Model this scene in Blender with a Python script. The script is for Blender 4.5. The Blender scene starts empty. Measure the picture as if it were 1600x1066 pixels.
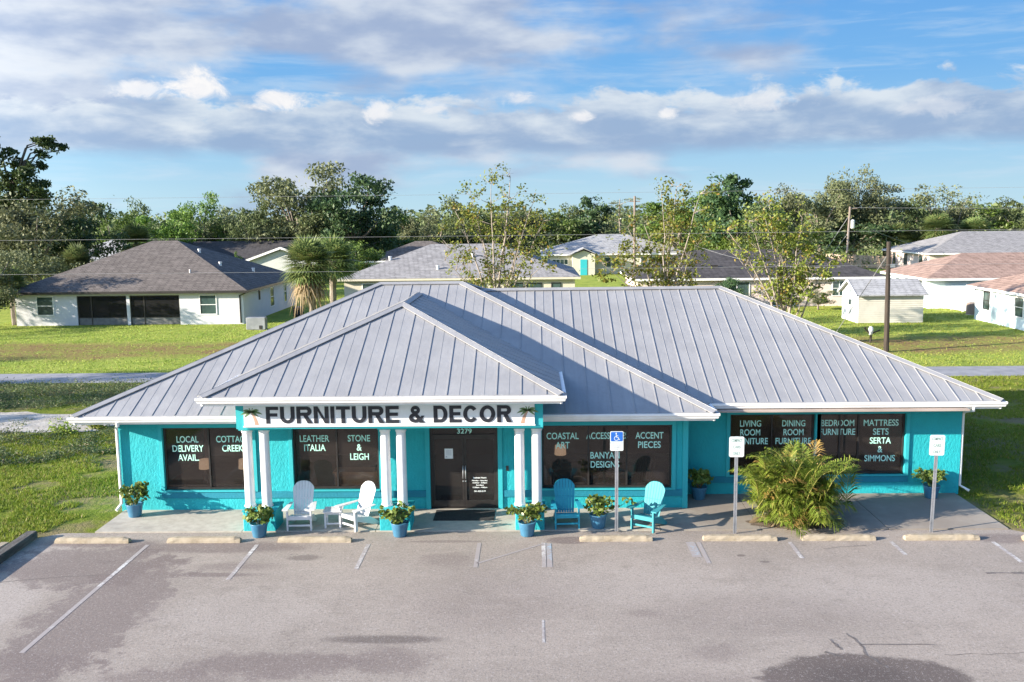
import bpy, math, random
import numpy as np
from mathutils import Vector, Matrix, Quaternion

# ------------------------------------------------------------------ camera, sun, sky, exposure
SC = bpy.context.scene
COL = SC.collection
cam_d = bpy.data.cameras.new('camera'); cam = bpy.data.objects.new('camera', cam_d); COL.objects.link(cam)
cam_d.sensor_width = 36.0; cam_d.lens = 1450.0 / 1600 * 36; cam_d.clip_end = 3000
PITCH, YAW, ROLL = .134092, .02342, -.01181
_f = Vector((-math.sin(YAW) * math.cos(PITCH), math.cos(YAW) * math.cos(PITCH), -math.sin(PITCH)))
_r = Vector((math.cos(YAW), math.sin(YAW), 0)); _u = _r.cross(_f)
_r2 = _r * math.cos(ROLL) + _u * math.sin(ROLL); _u2 = _u * math.cos(ROLL) - _r * math.sin(ROLL)
_m = Matrix((_r2, _u2, -_f)).transposed().to_4x4(); _m.translation = (0, 0, 8.0)
cam.matrix_world = _m
SC.camera = cam

SUN_DIR = Vector((2.85, 1.0, -.90)).normalized()
SUN_EL = math.asin(-SUN_DIR.z)
SUN_AZ = math.atan2(-SUN_DIR.x, -SUN_DIR.y)          # clockwise from +Y
sun_d = bpy.data.lights.new('sun', 'SUN'); sun = bpy.data.objects.new('sun', sun_d); COL.objects.link(sun)
sun_d.energy = 5.0; sun_d.angle = math.radians(.5); sun_d.color = (1.0, .90, .76)
sun.rotation_euler = SUN_DIR.to_track_quat('-Z', 'Y').to_euler(); sun.location = (-40, -20, 30)
SC.view_settings.view_transform = 'Standard'; SC.view_settings.look = 'None'
SC.view_settings.exposure = 1.58; SC.view_settings.gamma = 1.0
SC.cycles.max_bounces = 6; SC.cycles.transparent_max_bounces = 12
SKY_STRENGTH = .092


class NT:
    """small wrapper that builds node graphs"""
    def __init__(s, tree): s.t = tree; s.n = tree.nodes; s.l = tree.links
    def put(s, sock, v):
        if v is None: return
        if isinstance(v, bpy.types.NodeSocket): s.l.new(v, sock)
        elif isinstance(v, (tuple, list)) and len(v) == 3 and sock.type == 'RGBA': sock.default_value = (*v, 1)
        else: sock.default_value = v
    def m(s, op, a, b=None, c=None, clamp=False):
        n = s.n.new('ShaderNodeMath'); n.operation = op; n.use_clamp = clamp
        for i, v in enumerate((a, b, c)): s.put(n.inputs[i], v)
        return n.outputs[0]
    def sm(s, x, lo, hi, a=0., b=1.):
        n = s.n.new('ShaderNodeMapRange'); n.interpolation_type = 'SMOOTHSTEP'
        for i, v in enumerate((x, lo, hi, a, b)): s.put(n.inputs[i], v)
        return n.outputs[0]
    def vec(s, x, y, z):
        n = s.n.new('ShaderNodeCombineXYZ')
        for i, v in enumerate((x, y, z)): s.put(n.inputs[i], v)
        return n.outputs[0]
    def sep(s, v):
        n = s.n.new('ShaderNodeSeparateXYZ'); s.put(n.inputs[0], v); return n.outputs
    def noise(s, v, scale=1., detail=3., rough=.55, dist=0.):
        n = s.n.new('ShaderNodeTexNoise'); s.put(n.inputs['Vector'], v)
        n.inputs['Scale'].default_value = scale; n.inputs['Detail'].default_value = detail
        n.inputs['Roughness'].default_value = rough; n.inputs['Distortion'].default_value = dist
        return n.outputs[0]
    def mix(s, f, a, b, mode='MIX'):
        n = s.n.new('ShaderNodeMix'); n.data_type = 'RGBA'; n.blend_type = mode; n.clamp_factor = True; n.clamp_result = False
        s.put(n.inputs[0], f); s.put(n.inputs[6], a); s.put(n.inputs[7], b); return n.outputs[2]
    def coord(s, which='Object'):
        return s.n.new('ShaderNodeTexCoord').outputs[which]
    def scale(s, v, k):
        n = s.n.new('ShaderNodeVectorMath'); n.operation = 'MULTIPLY'; s.put(n.inputs[0], v); n.inputs[1].default_value = k
        return n.outputs[0]


def build_world():
    w = bpy.data.worlds.new('World'); SC.world = w; w.use_nodes = True
    T = NT(w.node_tree); T.n.clear()
    out = T.n.new('ShaderNodeOutputWorld'); bg = T.n.new('ShaderNodeBackground'); T.l.new(bg.outputs[0], out.inputs[0])
    sky = T.n.new('ShaderNodeTexSky'); sky.sky_type = 'NISHITA'; sky.sun_disc = False
    sky.sun_elevation = SUN_EL; sky.sun_rotation = SUN_AZ; sky.air_density = 1.0; sky.dust_density = .6; sky.ozone_density = 2.0
    x, y, z = T.sep(T.coord('Generated'))
    el = T.m('DIVIDE', z, T.m('SQRT', T.m('ADD', T.m('MULTIPLY', x, x), T.m('ADD', T.m('MULTIPLY', y, y), 1e-4))))
    az = T.m('ARCTAN2', x, y)
    # clouds : colours are radiances on the scale of the sky texture
    K = CLOUD_K
    def c(r, g, b): return (r * K, g * K, b * K)
    high = T.mix(1., sky.outputs[0], (.84, 1.02, 1.26), 'MULTIPLY')
    base = T.mix(T.sm(el, .0, .075), c(.52, .75, .87), c(.37, .64, .88))
    base = T.mix(T.sm(el, .06, .15), base, c(.20, .48, .86))
    base = T.mix(T.sm(el, .13, .26), base, c(.13, .38, .82))
    base = T.mix(T.sm(el, .30, .60), base, high)
    wisp = T.noise(T.vec(T.m('MULTIPLY', az, 3.), T.m('MULTIPLY', el, 26.), 3.3), 2.2, 5, .6, .4)
    base = T.mix(T.m('MULTIPLY', T.m('MULTIPLY', T.sm(wisp, .48, .75), T.sm(el, .5, .3)), .40), base, c(.66, .78, .90))
    # upper broken layer
    u1 = T.noise(T.vec(T.m('MULTIPLY', az, 3.4), T.m('MULTIPLY', el, 9.), 7.7), 1.5, 6, .52, .15)
    u2 = T.noise(T.vec(T.m('MULTIPLY', az, 6.5), T.m('MULTIPLY', el, 17.), 1.2), 1.4, 5, .52, .1)
    rise = T.sm(el, .135, .215)
    left = T.m('MULTIPLY', T.sm(az, -.22, -.50), T.m('MULTIPLY', T.sm(el, .055, .09), .20))
    dens = T.m('ADD', T.m('SUBTRACT', T.m('ADD', u1, T.m('MULTIPLY', rise, .155)), T.m('MULTIPLY', T.sm(az, .12, .45), .16)), left)
    fade = T.sm(el, .55, .32)
    um = T.m('MULTIPLY', T.sm(dens, .48, .70), fade)
    ucol = T.mix(T.sm(u2, .36, .66), c(.38, .47, .66), c(.70, .76, .85))
    sky2 = T.mix(T.m('MULTIPLY', um, .93), base, ucol)
    # cumulus band with a flat base
    b1 = T.noise(T.vec(T.m('MULTIPLY', az, 7.), 0., 2.2), 1.3, 3, .5)
    b2 = T.noise(T.vec(T.m('MULTIPLY', az, 16.), T.m('MULTIPLY', el, 34.), 9.1), 1.1, 6, .6, .25)
    b3 = T.noise(T.vec(T.m('MULTIPLY', az, 9.), T.m('MULTIPLY', el, 26.), 5.1), 1.4, 5, .55, .2)
    lo = T.m('ADD', .0600, T.m('MULTIPLY', T.m('SUBTRACT', b3, .5), .022))
    thick = T.m('ADD', .030, T.m('MULTIPLY', b1, .065))
    f = T.m('DIVIDE', T.m('SUBTRACT', el, lo), thick)
    edge = T.m('ADD', 1.0, T.m('MULTIPLY', T.m('SUBTRACT', b2, .5), 1.5))
    bm = T.m('MULTIPLY', T.sm(f, -.06, .26), T.sm(T.m('SUBTRACT', edge, f), -.05, .20))
    lit = T.m('ADD', T.m('MULTIPLY', f, .55), T.m('MULTIPLY', T.m('SUBTRACT', b3, .5), 1.9))
    bcol = T.mix(T.sm(lit, .02, .80), c(.33, .46, .67), c(.75, .82, .89))
    sky3 = T.mix(T.m('MULTIPLY', bm, .95), sky2, bcol)
    # bright towering heads in the band
    pn = T.noise(T.vec(T.m('MULTIPLY', az, 30.), T.m('MULTIPLY', el, 42.), 4.4), 1.0, 6, .65, .5)
    heads = None
    for (a0, e0, ra, re, k) in ((-.340, .130, .034, .019, 1), (-.262, .121, .036, .015, 1), (-.395, .127, .030, .010, .8), (-.162, .108, .018, .012, .8),
                                (-.012, .121, .022, .010, .7), (.052, .101, .014, .008, .9), (.142, .105, .012, .008, .9), (.235, .114, .050, .014, .55),
                                (-.10, .114, .020, .008, .5), (.40, .10, .045, .012, .35)):
        dx = T.m('DIVIDE', T.m('SUBTRACT', az, a0), ra); dy = T.m('DIVIDE', T.m('SUBTRACT', el, e0), re)
        d = T.m('SQRT', T.m('ADD', T.m('MULTIPLY', dx, dx), T.m('MULTIPLY', dy, dy)))
        d = T.m('ADD', d, T.m('MULTIPLY', T.m('SUBTRACT', pn, .5), 2.6))
        h = T.m('MULTIPLY', T.sm(d, 1.05, .25), k)
        heads = h if heads is None else T.m('MAXIMUM', heads, h)
    sky4 = T.mix(heads, sky3, T.mix(T.sm(pn, .3, .7), c(.98, .97, .97), c(.82, .84, .90)))
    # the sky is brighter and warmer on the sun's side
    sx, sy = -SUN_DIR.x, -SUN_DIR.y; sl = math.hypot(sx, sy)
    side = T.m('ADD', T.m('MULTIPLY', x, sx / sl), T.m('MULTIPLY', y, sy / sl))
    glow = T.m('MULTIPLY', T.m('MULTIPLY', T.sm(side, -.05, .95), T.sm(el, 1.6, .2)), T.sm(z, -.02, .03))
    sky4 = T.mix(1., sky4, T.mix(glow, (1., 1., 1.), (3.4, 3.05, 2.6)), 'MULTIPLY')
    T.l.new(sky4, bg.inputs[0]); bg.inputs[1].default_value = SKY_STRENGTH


CLOUD_K = 3.62
build_world()

# ------------------------------------------------------------------ materials
def mat(name):
    m = bpy.data.materials.new(name); m.use_nodes = True
    T = NT(m.node_tree); b = T.n['Principled BSDF']
    return m, T, b


def bump(T, b, h, strength=.3, dist=.02):
    n = T.n.new('ShaderNodeBump'); n.inputs['Strength'].default_value = strength; n.inputs['Distance'].default_value = dist
    T.put(n.inputs['Height'], h); T.l.new(n.outputs[0], b.inputs['Normal'])


def m_two(name, c1, c2, scale=3., rough=.7, bstr=0., bscale=30., bdist=.01, metal=0., detail=4, stretch=(1, 1, 1), spec=.5):
    """base colour wandering between two tones, optional bump"""
    m, T, b = mat(name)
    v = T.scale(T.coord(), stretch)
    T.put(b.inputs['Base Color'], T.mix(T.sm(T.noise(v, scale, detail, .6), .3, .7), c1, c2))
    b.inputs['Roughness'].default_value = rough; b.inputs['Metallic'].default_value = metal
    b.inputs['Specular IOR Level'].default_value = spec
    if bstr: bump(T, b, T.noise(v, bscale, 3), bstr, bdist)
    return m


def m_leaf(name, c1, c2, c3=None, trans=.35, rough=.55, vary=.5):
    """foliage: a random tone per leaf and a slow drift through the plant"""
    m, T, b = mat(name)
    g = T.n.new('ShaderNodeNewGeometry'); o = T.n.new('ShaderNodeObjectInfo')
    n = T.noise(T.coord(), vary, 2)
    k = T.m('ADD', T.m('MULTIPLY', g.outputs['Random Per Island'], .6), T.m('MULTIPLY', T.sm(n, .35, .65), .4))
    col = T.mix(k, c1, c2)
    if c3: col = T.mix(T.sm(g.outputs['Random Per Island'], .86, .94), col, c3)
    hs = T.n.new('ShaderNodeHueSaturation'); T.put(hs.inputs['Color'], col)
    T.put(hs.inputs['Value'], T.m('ADD', .8, T.m('MULTIPLY', o.outputs['Random'], .45)))
    T.put(hs.inputs['Hue'], T.m('ADD', .49, T.m('MULTIPLY', o.outputs['Random'], .02)))
    col = hs.outputs[0]
    T.put(b.inputs['Base Color'], col); b.inputs['Roughness'].default_value = rough; b.inputs['Specular IOR Level'].default_value = .25
    tr = T.n.new('ShaderNodeBsdfTranslucent'); T.put(tr.inputs[0], col)
    mx = T.n.new('ShaderNodeMixShader'); mx.inputs[0].default_value = trans
    T.l.new(b.outputs[0], mx.inputs[1]); T.l.new(tr.outputs[0], mx.inputs[2])
    T.l.new(mx.outputs[0], T.n['Material Output'].inputs[0])
    return m


def m_stucco(name, c, var=.88, bs=.5):
    m, T, b = mat(name)
    v = T.coord()
    n = T.noise(v, 1.3, 5, .65)
    streak = T.noise(T.scale(v, (3., 3., .5)), 1.5, 4, .6)
    col = T.mix(T.sm(n, .3, .7), tuple(k * var for k in c), c)
    col = T.mix(T.m('MULTIPLY', T.sm(streak, .55, .8), .22), col, tuple(k * .78 + .02 for k in c))
    T.put(b.inputs['Base Color'], col); b.inputs['Roughness'].default_value = .75
    h = T.m('ADD', T.noise(T.scale(v, (1, 1, .6)), 16, 3, .6), T.m('MULTIPLY', T.noise(v, 60, 2), .4))
    bump(T, b, h, bs, .035)
    return m


def m_shingle(name, c1, c2, sc=1.0):
    m, T, b = mat(name)
    v = T.coord(); x, y, z = T.sep(v)
    br = T.n.new('ShaderNodeTexBrick'); br.inputs['Scale'].default_value = 1.0
    T.put(br.inputs['Vector'], T.vec(T.m('ADD', x, T.m('MULTIPLY', y, .9)), T.m('MULTIPLY', z, 2.6), 0))
    br.inputs['Color1'].default_value = (*c1, 1); br.inputs['Color2'].default_value = (*c2, 1)
    br.inputs['Mortar'].default_value = (*[k * .55 for k in c1], 1)
    br.inputs['Mortar Size'].default_value = .03; br.inputs['Brick Width'].default_value = .45; br.inputs['Row Height'].default_value = .30
    n = T.noise(v, 1.6, 6, .7)
    col = T.mix(T.m('MULTIPLY', T.sm(n, .35, .7), .5), br.outputs[0], tuple(k * 1.35 for k in c2))
    fine = T.noise(v, 14, 2)
    col = T.mix(T.m('MULTIPLY', T.sm(fine, .5, .8), .45), col, tuple(k * .6 for k in c1))
    T.put(b.inputs['Base Color'], col); b.inputs['Roughness'].default_value = .9; b.inputs['Specular IOR Level'].default_value = .2
    bump(T, b, fine, .4, .03)
    return m


def m_glass(name, tint=(.88, .83, .78), alpha=.84, body=(.105, .085, .078), refl=1.0):
    """tinted window glass: part clear, part dark film, with a clean surface reflection"""
    m, T, b = mat(name); T.n.remove(b)
    tr = T.n.new('ShaderNodeBsdfTransparent'); tr.inputs[0].default_value = (*tint, 1)
    df = T.n.new('ShaderNodeBsdfDiffuse'); df.inputs[0].default_value = (*body, 1)
    gl = T.n.new('ShaderNodeBsdfGlossy'); gl.inputs['Roughness'].default_value = .03
    m1 = T.n.new('ShaderNodeMixShader'); m1.inputs[0].default_value = 1 - alpha
    T.l.new(tr.outputs[0], m1.inputs[1]); T.l.new(df.outputs[0], m1.inputs[2])
    fr = T.n.new('ShaderNodeFresnel'); fr.inputs[0].default_value = 1.5
    m2 = T.n.new('ShaderNodeMixShader'); T.put(m2.inputs[0], T.m('MULTIPLY', fr.outputs[0], refl))
    T.l.new(m1.outputs[0], m2.inputs[1]); T.l.new(gl.outputs[0], m2.inputs[2])
    T.l.new(m2.outputs[0], T.n['Material Output'].inputs[0])
    return m


def m_asphalt(name):
    m, T, b = mat(name)
    v = T.coord(); x, y, z = T.sep(v)
    big = T.noise(v, .28, 5, .6); mid = T.noise(v, 1.6, 5, .65); fine = T.noise(v, 26, 3, .7); grit = T.noise(v, 75, 2, .6)
    col = T.mix(T.sm(big, .3, .7), ASPH_A, ASPH_B)
    col = T.mix(T.m('MULTIPLY', T.sm(mid, .50, .72), .40), col, tuple(k * .72 for k in ASPH_A))
    pit = T.noise(v, 4.2, 6, .75); col = T.mix(T.m('MULTIPLY', T.sm(pit, .56, .70), .42), col, (.17, .14, .125)); col = T.mix(T.m('MULTIPLY', T.sm(pit, .44, .30), .28), col, (.44, .40, .37))
    # streaks along the driving direction
    st = T.noise(T.scale(v, (.5, 2.4, 1)), 1.1, 5, .6)
    col = T.mix(T.m('MULTIPLY', T.sm(st, .52, .75), .28), col, tuple(k * 1.25 for k in ASPH_B))
    def blob(cx, cy, rx, ry, soft, rag):
        dx = T.m('DIVIDE', T.m('SUBTRACT', x, cx), rx); dy = T.m('DIVIDE', T.m('SUBTRACT', y, cy), ry)
        d = T.m('SQRT', T.m('ADD', T.m('MULTIPLY', dx, dx), T.m('MULTIPLY', dy, dy)))
        d = T.m('ADD', d, T.m('MULTIPLY', T.m('SUBTRACT', mid, .5), rag))
        d = T.m('ADD', d, T.m('MULTIPLY', T.m('SUBTRACT', fine, .5), rag * .35))
        return T.sm(d, 1. + soft, 1. - soft)
    dk = (.105, .082, .072); br = (.165, .128, .115); lt = (.40, .35, .31)
    for (cx, cy, rx, ry, soft, rag, colr, k) in (
            (-11.7, 18.3, 1.1, 1.6, .25, .9, lt, .55), (-11.9, 21.2, .7, .9, .3, .8, lt, .5),
            (-10.5, 20.6, 1.9, 1.3, .12, 2.2, br, .72), (-9.0, 18.0, 1.15, 3.4, .12, 2.4, br, .72), (-10.2, 15.6, 2.0, .7, .2, 2.2, br, .6),
            (-7.9, 21.75, 2.3, .38, .3, .9, br, .75), (-10.9, 22.1, 1.5, .3, .3, .9, br, .7),
            (-7.3, 20.0, 1.0, .13, .4, 1.2, br, .8), (-6.9, 20.5, .9, .25, .5, 1.8, br, .5), (-5.5, 21.05, .38, .16, .4, 1.8, dk, .6),
            (-2.95, 16.75, 1.1, .17, .35, .5, dk, .72), (-4.9, 15.75, 1.7, .45, .35, 2.2, br, .75), (-6.4, 15.2, 1.3, .35, .4, 2.0, br, .6), (-2.7, 15.9, .7, .5, .4, 2.4, br, .6),
            (-2.1, 20.9, .5, .5, .5, 2.6, br, .45), (-2.2, 22.12, .95, .09, .15, .3, br, .6), (-6.0, 18.0, 1.6, 1.2, .4, 2.4, lt, .3), (1.5, 19.5, 2.6, 1.0, .5, 2.2, lt, .3), (7.5, 19.0, 2.4, 1.3, .5, 2.2, lt, .3), (-1.0, 18.6, 1.6, 1.5, .5, 2.4, br, .25), (4.5, 17.8, 2.2, .9, .5, 2.4, br, .22), (5.75, 15.15, 1.75, .98, .07, .55, dk, .93), (5.6, 15.15, .9, .6, .5, .8, (.07, .055, .05), .6),
            (4.0, 15.25, .25, .07, .3, .8, dk, .8), (11.8, 17.75, .5, .2, .2, .5, dk, .75), (2.2, 17.9, .35, .16, .5, 1., br, .35), (3.3, 16.2, .5, .3, .6, 2., br, .4),
            (.85, 22.18, .55, .26, .2, .5, br, .85), (4.85, 21.1, .1, .07, .3, .5, dk, .7), (5.3, 20.7, .12, .07, .3, .5, dk, .7), (2.8, 14.9, 1.6, .5, .5, 1.8, br, .35),
            (11.5, 22.2, .8, .35, .3, 1., br, .7), (11.5, 18.7, 1.2, .13, .5, 1., br, .5)):
        col = T.mix(T.m('MULTIPLY', blob(cx, cy, rx, ry, soft, rag), k), col, colr)
    col = T.mix(T.m('MULTIPLY', T.sm(fine, .45, .75), .35), col, (.10, .095, .095))
    col = T.mix(T.m('MULTIPLY', T.sm(grit, .60, .72), .55), col, (.46, .44, .42))
    col = T.mix(T.m('MULTIPLY', T.sm(grit, .42, .33), .5), col, (.09, .085, .085))
    g2 = T.noise(v, 17, 2, .75)
    col = T.mix(T.m('MULTIPLY', T.sm(g2, .56, .70), .28), col, (.50, .46, .44)); col = T.mix(T.m('MULTIPLY', T.sm(g2, .44, .32), .42), col, (.12, .10, .095))
    T.put(b.inputs['Base Color'], col); b.inputs['Roughness'].default_value = .85; b.inputs['Specular IOR Level'].default_value = .3
    bump(T, b, T.m('ADD', fine, T.m('MULTIPLY', grit, .6)), .45, .012)
    return m


ASPH_A = (.280, .237, .200); ASPH_B = (.338, .287, .244)


def m_paintline(name, paint=(.56, .55, .53), cover=.58):
    m, T, b = mat(name); v = T.coord()
    n = T.noise(v, 9, 5, .7); big = T.noise(v, .8, 2)
    k = T.sm(T.m('ADD', n, T.m('MULTIPLY', big, .5)), cover + .12, cover + .36)
    col = T.mix(k, (.31, .275, .262), paint)
    T.put(b.inputs['Base Color'], col); b.inputs['Roughness'].default_value = .8
    return m


def m_ground(name):
    """lawn over sandy soil: lush and dry patches, a dry swale in the back lawns"""
    m, T, b = mat(name); v = T.coord(); x, y, z = T.sep(v)
    big = T.noise(v, .10, 4, .6); mid = T.noise(v, .55, 5, .65); fine = T.noise(T.scale(v, (1, .6, 1)), 5., 4, .7); fin2 = T.noise(v, 22, 3, .7)
    g1, g2 = (.110, .150, .018), (.200, .225, .028)
    dry = (.215, .140, .065); soil = (.20, .155, .10)
    col = T.mix(T.sm(mid, .3, .7), g1, g2)
    back = T.sm(y, 44., 50.)
    lush = T.mix(T.sm(mid, .3, .7), (.205, .275, .045), (.335, .375, .075))
    col = T.mix(back, col, lush)
    wob = T.m('ADD', y, T.m('MULTIPLY', T.m('SUBTRACT', big, .5), 9.))
    sw = T.m('MULTIPLY', T.sm(wob, 51.5, 54.5), T.sm(wob, 62., 58.))
    col = T.mix(T.m('MULTIPLY', sw, T.sm(T.m('ADD', T.m('MULTIPLY', mid, .7), T.m('MULTIPLY', fine, .8)), .56, .86, .10, 1.)), col, dry)
    near = T.m('SUBTRACT', 1., back)
    col = T.mix(T.m('MULTIPLY', near, T.m('MULTIPLY', T.sm(T.m('ADD', T.m('MULTIPLY', big, .5), mid), .70, .92), .85)), col, soil)
    col = T.mix(T.m('MULTIPLY', T.sm(fine, .50, .75), .5), col, tuple(k * .45 for k in g1))
    col = T.mix(T.m('MULTIPLY', T.sm(fin2, .55, .8), .4), col, (.16, .19, .04))
    far = T.sm(y, 120., 260.)
    col = T.mix(far, col, (.045, .07, .025))
    T.put(b.inputs['Base Color'], col); b.inputs['Roughness'].default_value = .95; b.inputs['Specular IOR Level'].default_value = .1
    bump(T, b, T.m('ADD', fine, T.m('MULTIPLY', fin2, .5)), .9, .10)
    return m


def m_concrete(name, c1=(.36, .325, .275), c2=(.46, .42, .36), stain=.5):
    m, T, b = mat(name); v = T.coord(); x, y, z = T.sep(v)
    n1 = T.noise(v, .7, 5, .65); n2 = T.noise(v, 5, 5, .7); n3 = T.noise(v, 40, 2)
    col = T.mix(T.sm(n2, .3, .7), c1, c2)
    col = T.mix(T.m('MULTIPLY', T.sm(n1, .48, .72), stain), col, (.20, .185, .17))
    col = T.mix(T.m('MULTIPLY', T.sm(n3, .55, .75), .3), col, (.22, .21, .19))
    if c1[0] == .36: col = T.mix(T.m('MULTIPLY', T.sm(T.m('ADD', x, T.m('MULTIPLY', n1, 3.)), 4.2, 6.2), T.sm(T.m('ADD', n1, T.m('MULTIPLY', n2, .5)), .45, .85, .45, .85)), col, (.215, .180, .150))
    T.put(b.inputs['Base Color'], col); b.inputs['Roughness'].default_value = .85
    bump(T, b, T.m('ADD', n2, T.m('MULTIPLY', n3, .4)), .25, .01)
    return m


def m_metalroof(name):
    m, T, b = mat(name); v = T.coord()
    n = T.noise(v, .9, 5, .6); s = T.noise(T.scale(v, (5, 1.0, 1.0)), 1.6, 4, .6); f = T.noise(v, 9, 4, .7)
    col = T.mix(T.sm(n, .3, .7), (.285, .281, .283), (.335, .331, .331))
    col = T.mix(T.m('MULTIPLY', T.sm(s, .50, .72), .30), col, (.245, .242, .248))
    col = T.mix(T.m('MULTIPLY', T.sm(f, .62, .8), .25), col, (.20, .195, .20))
    g = T.n.new('ShaderNodeNewGeometry'); nx, ny, nz = T.sep(g.outputs['True Normal']); px, py, pz = T.sep(v)
    pick = T.m('GREATER_THAN', T.m('ABSOLUTE', nx), T.m('ABSOLUTE', ny))
    u = T.m('ADD', T.m('MULTIPLY', px, T.m('SUBTRACT', 1., pick)), T.m('MULTIPLY', py, pick))
    wn = T.n.new('ShaderNodeTexWhiteNoise'); wn.noise_dimensions = '1D'; T.put(wn.inputs['W'], T.m('FLOOR', T.m('DIVIDE', u, .61)))
    col = T.mix(T.m('MULTIPLY', wn.outputs[0], .30), col, (.25, .248, .256))
    run = T.noise(T.vec(T.m('MULTIPLY', u, 7.), T.m('MULTIPLY', pz, .8), pick), 1.3, 4, .65)
    col = T.mix(T.m('MULTIPLY', T.sm(run, .56, .76), .35), col, (.235, .225, .215))
    T.put(b.inputs['Base Color'], col); b.inputs['Metallic'].default_value = .10
    T.put(b.inputs['Roughness'], T.sm(f, .3, .8, .40, .58))
    bump(T, b, T.noise(v, 2.6, 3), .25, .05)
    return m


MT = {}
MT['grass'] = m_ground('lawn_ground'); MT['asphalt'] = m_asphalt('weathered_asphalt')
MT['road'] = m_two('street_asphalt', (.20, .20, .215), (.29, .29, .30), 1.2, .85, .3, 20)
MT['line'] = m_paintline('worn_white_paint'); MT['line_blue'] = m_paintline('worn_blue_paint', (.30, .42, .52), .62); MT['line_faint'] = m_paintline('nearly_gone_paint', (.50, .49, .48), .70)
MT['crack_and_shadow'] = m_two('crack_dirt_and_shadow', (.10, .085, .08), (.17, .15, .14), 6, .95)
MT['walk'] = m_concrete('walk_concrete'); MT['stop'] = m_concrete('stop_concrete', (.27, .220, .150), (.38, .32, .235), .40)
MT['sand'] = m_two('pale_sand', (.30, .27, .23), (.44, .41, .37), 1.2, .95, .6, 6, .05)
MT['teal'] = m_stucco('teal_stucco', (.012, .400, .445)); MT['teal_trim'] = m_stucco('teal_trim_paint', (.025, .400, .440), .95, .12)
MT['teal_dark'] = m_stucco('dark_teal_paint', (.006, .215, .300), .9, .25)
MT['roof'] = m_metalroof('galvanised_roof_sheet')
MT['white'] = m_two('white_paint', (.74, .73, .71), (.82, .81, .80), 2.5, .45, .05, 20)
MT['board'] = m_two('sign_board_white', (.72, .72, .72), (.80, .80, .80), 1.2, .5)
MT['bronze'] = m_two('dark_bronze_frame', (.018, .015, .013), (.035, .03, .028), 4, .4)
MT['glass'] = m_glass('tinted_shop_glass'); MT['doorglass'] = m_glass('tinted_door_glass', (.62, .59, .57), .70, (.070, .063, .060))
MT['mint'] = m_two('mint_vinyl', (.46, .84, .70), (.52, .88, .76), 3, .5); MT['vinyl_white'] = m_two('white_vinyl', (.80, .84, .82), (.85, .88, .87), 3, .5)
MT['black'] = m_two('black_letter', (.010, .011, .018), (.022, .024, .034), 8, .5)
MT['pot'] = m_two('blue_glazed_pot', (.045, .160, .270), (.065, .205, .330), 3, .35)
MT['soil'] = m_two('potting_soil', (.03, .022, .015), (.06, .045, .03), 12, .95, .6, 30)
MT['leaf_pot'] = m_leaf('clusia_leaf', (.075, .135, .022), (.210, .260, .060), (.30, .33, .12), .3, .35, 3.)
MT['bed'] = m_two('dry_bed_soil', (.09, .065, .045), (.17, .125, .09), 5, .95, .6, 25, .03)
MT['stem'] = m_two('green_brown_stem', (.10, .09, .04), (.16, .14, .07), 8, .8)
MT['chair_white'] = m_two('white_poly', (.58, .58, .58), (.64, .64, .64), 4, .5)
MT['chair_teal'] = m_two('aqua_poly', (.030, .250, .280), (.040, .290, .320), 4, .65)
MT['chair_blue'] = m_two('blue_poly', (.012, .270, .370), (.018, .310, .410), 4, .6)
MT['mat'] = m_two('black_doormat', (.012, .012, .013), (.035, .034, .034), 30, .95, .6, 120)
MT['steel'] = m_two('galvanised_post', (.42, .43, .45), (.56, .57, .59), 6, .42, 0, metal=.75)
MT['signwhite'] = m_two('sign_face_white', (.56, .60, .59), (.62, .66, .65), 3, .6); MT['signblue'] = m_two('sign_face_blue', (.012, .10, .42), (.018, .13, .48), 5, .4)
MT['signgreen'] = m_two('faded_green_letter', (.14, .25, .21), (.22, .33, .29), 9, .6); MT['signgrey'] = m_two('faded_grey_letter', (.38, .39, .44), (.46, .47, .52), 9, .6)
MT['wood_dark'] = m_two('weathered_dark_timber', (.05, .045, .04), (.12, .11, .10), 3, .9, .5, 14, .02, stretch=(4, .6, 4))
MT['pole'] = m_two('creosote_pole', (.022, .016, .012), (.055, .040, .030), 2, .85, .4, 8, .02, stretch=(6, 6, .5))
MT['pole_grey'] = m_two('weathered_pole', (.16, .12, .10), (.24, .19, .16), 2, .85, .3, 8, .02, stretch=(6, 6, .5))
MT['wire'] = m_two('cable', (.20, .20, .21), (.28, .28, .28), 1, .6)
MT['tan'] = m_two('lampshade_linen', (.72, .58, .46), (.80, .66, .54), 10, .8); _lb = MT['tan'].node_tree.nodes['Principled BSDF']; _lb.inputs['Emission Color'].default_value = (1., .72, .50, 1); _lb.inputs['Emission Strength'].default_value = .16
MT['oak'] = m_two('oak_cabinet', (.50, .25, .10), (.62, .34, .15), 2, .45, stretch=(.6, 4, 6))
MT['int_floor'] = m_two('showroom_carpet', (.10, .085, .075), (.15, .13, .115), 2, .9); MT['int_wall'] = m_two('showroom_wall', (.32, .26, .22), (.42, .34, .29), 1, .9)
MT['chair_dark'] = m_two('dark_upholstery', (.03, .022, .02), (.06, .045, .04), 4, .7)
MT['paper'] = m_two('paper', (.75, .75, .74), (.8, .8, .79), 8, .8)
MT['trunk'] = m_two('grey_bark', (.16, .13, .10), (.28, .24, .20), 2.5, .9, .6, 9, .04, stretch=(3, 3, .7))
MT['trunk_dark'] = m_two('dark_bark', (.05, .042, .034), (.10, .085, .07), 2.5, .9, .6, 9, .04, stretch=(3, 3, .7))
MT['trunk_pale'] = m_two('pale_bark', (.22, .18, .145), (.34, .29, .245), 2.5, .9, .4, 9, .03, stretch=(3, 3, .7))
MT['oakleaf'] = m_leaf('oak_leaf', (0.058, 0.090, 0.032), (0.167, 0.203, 0.080), None, .25, .6, .22)
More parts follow.
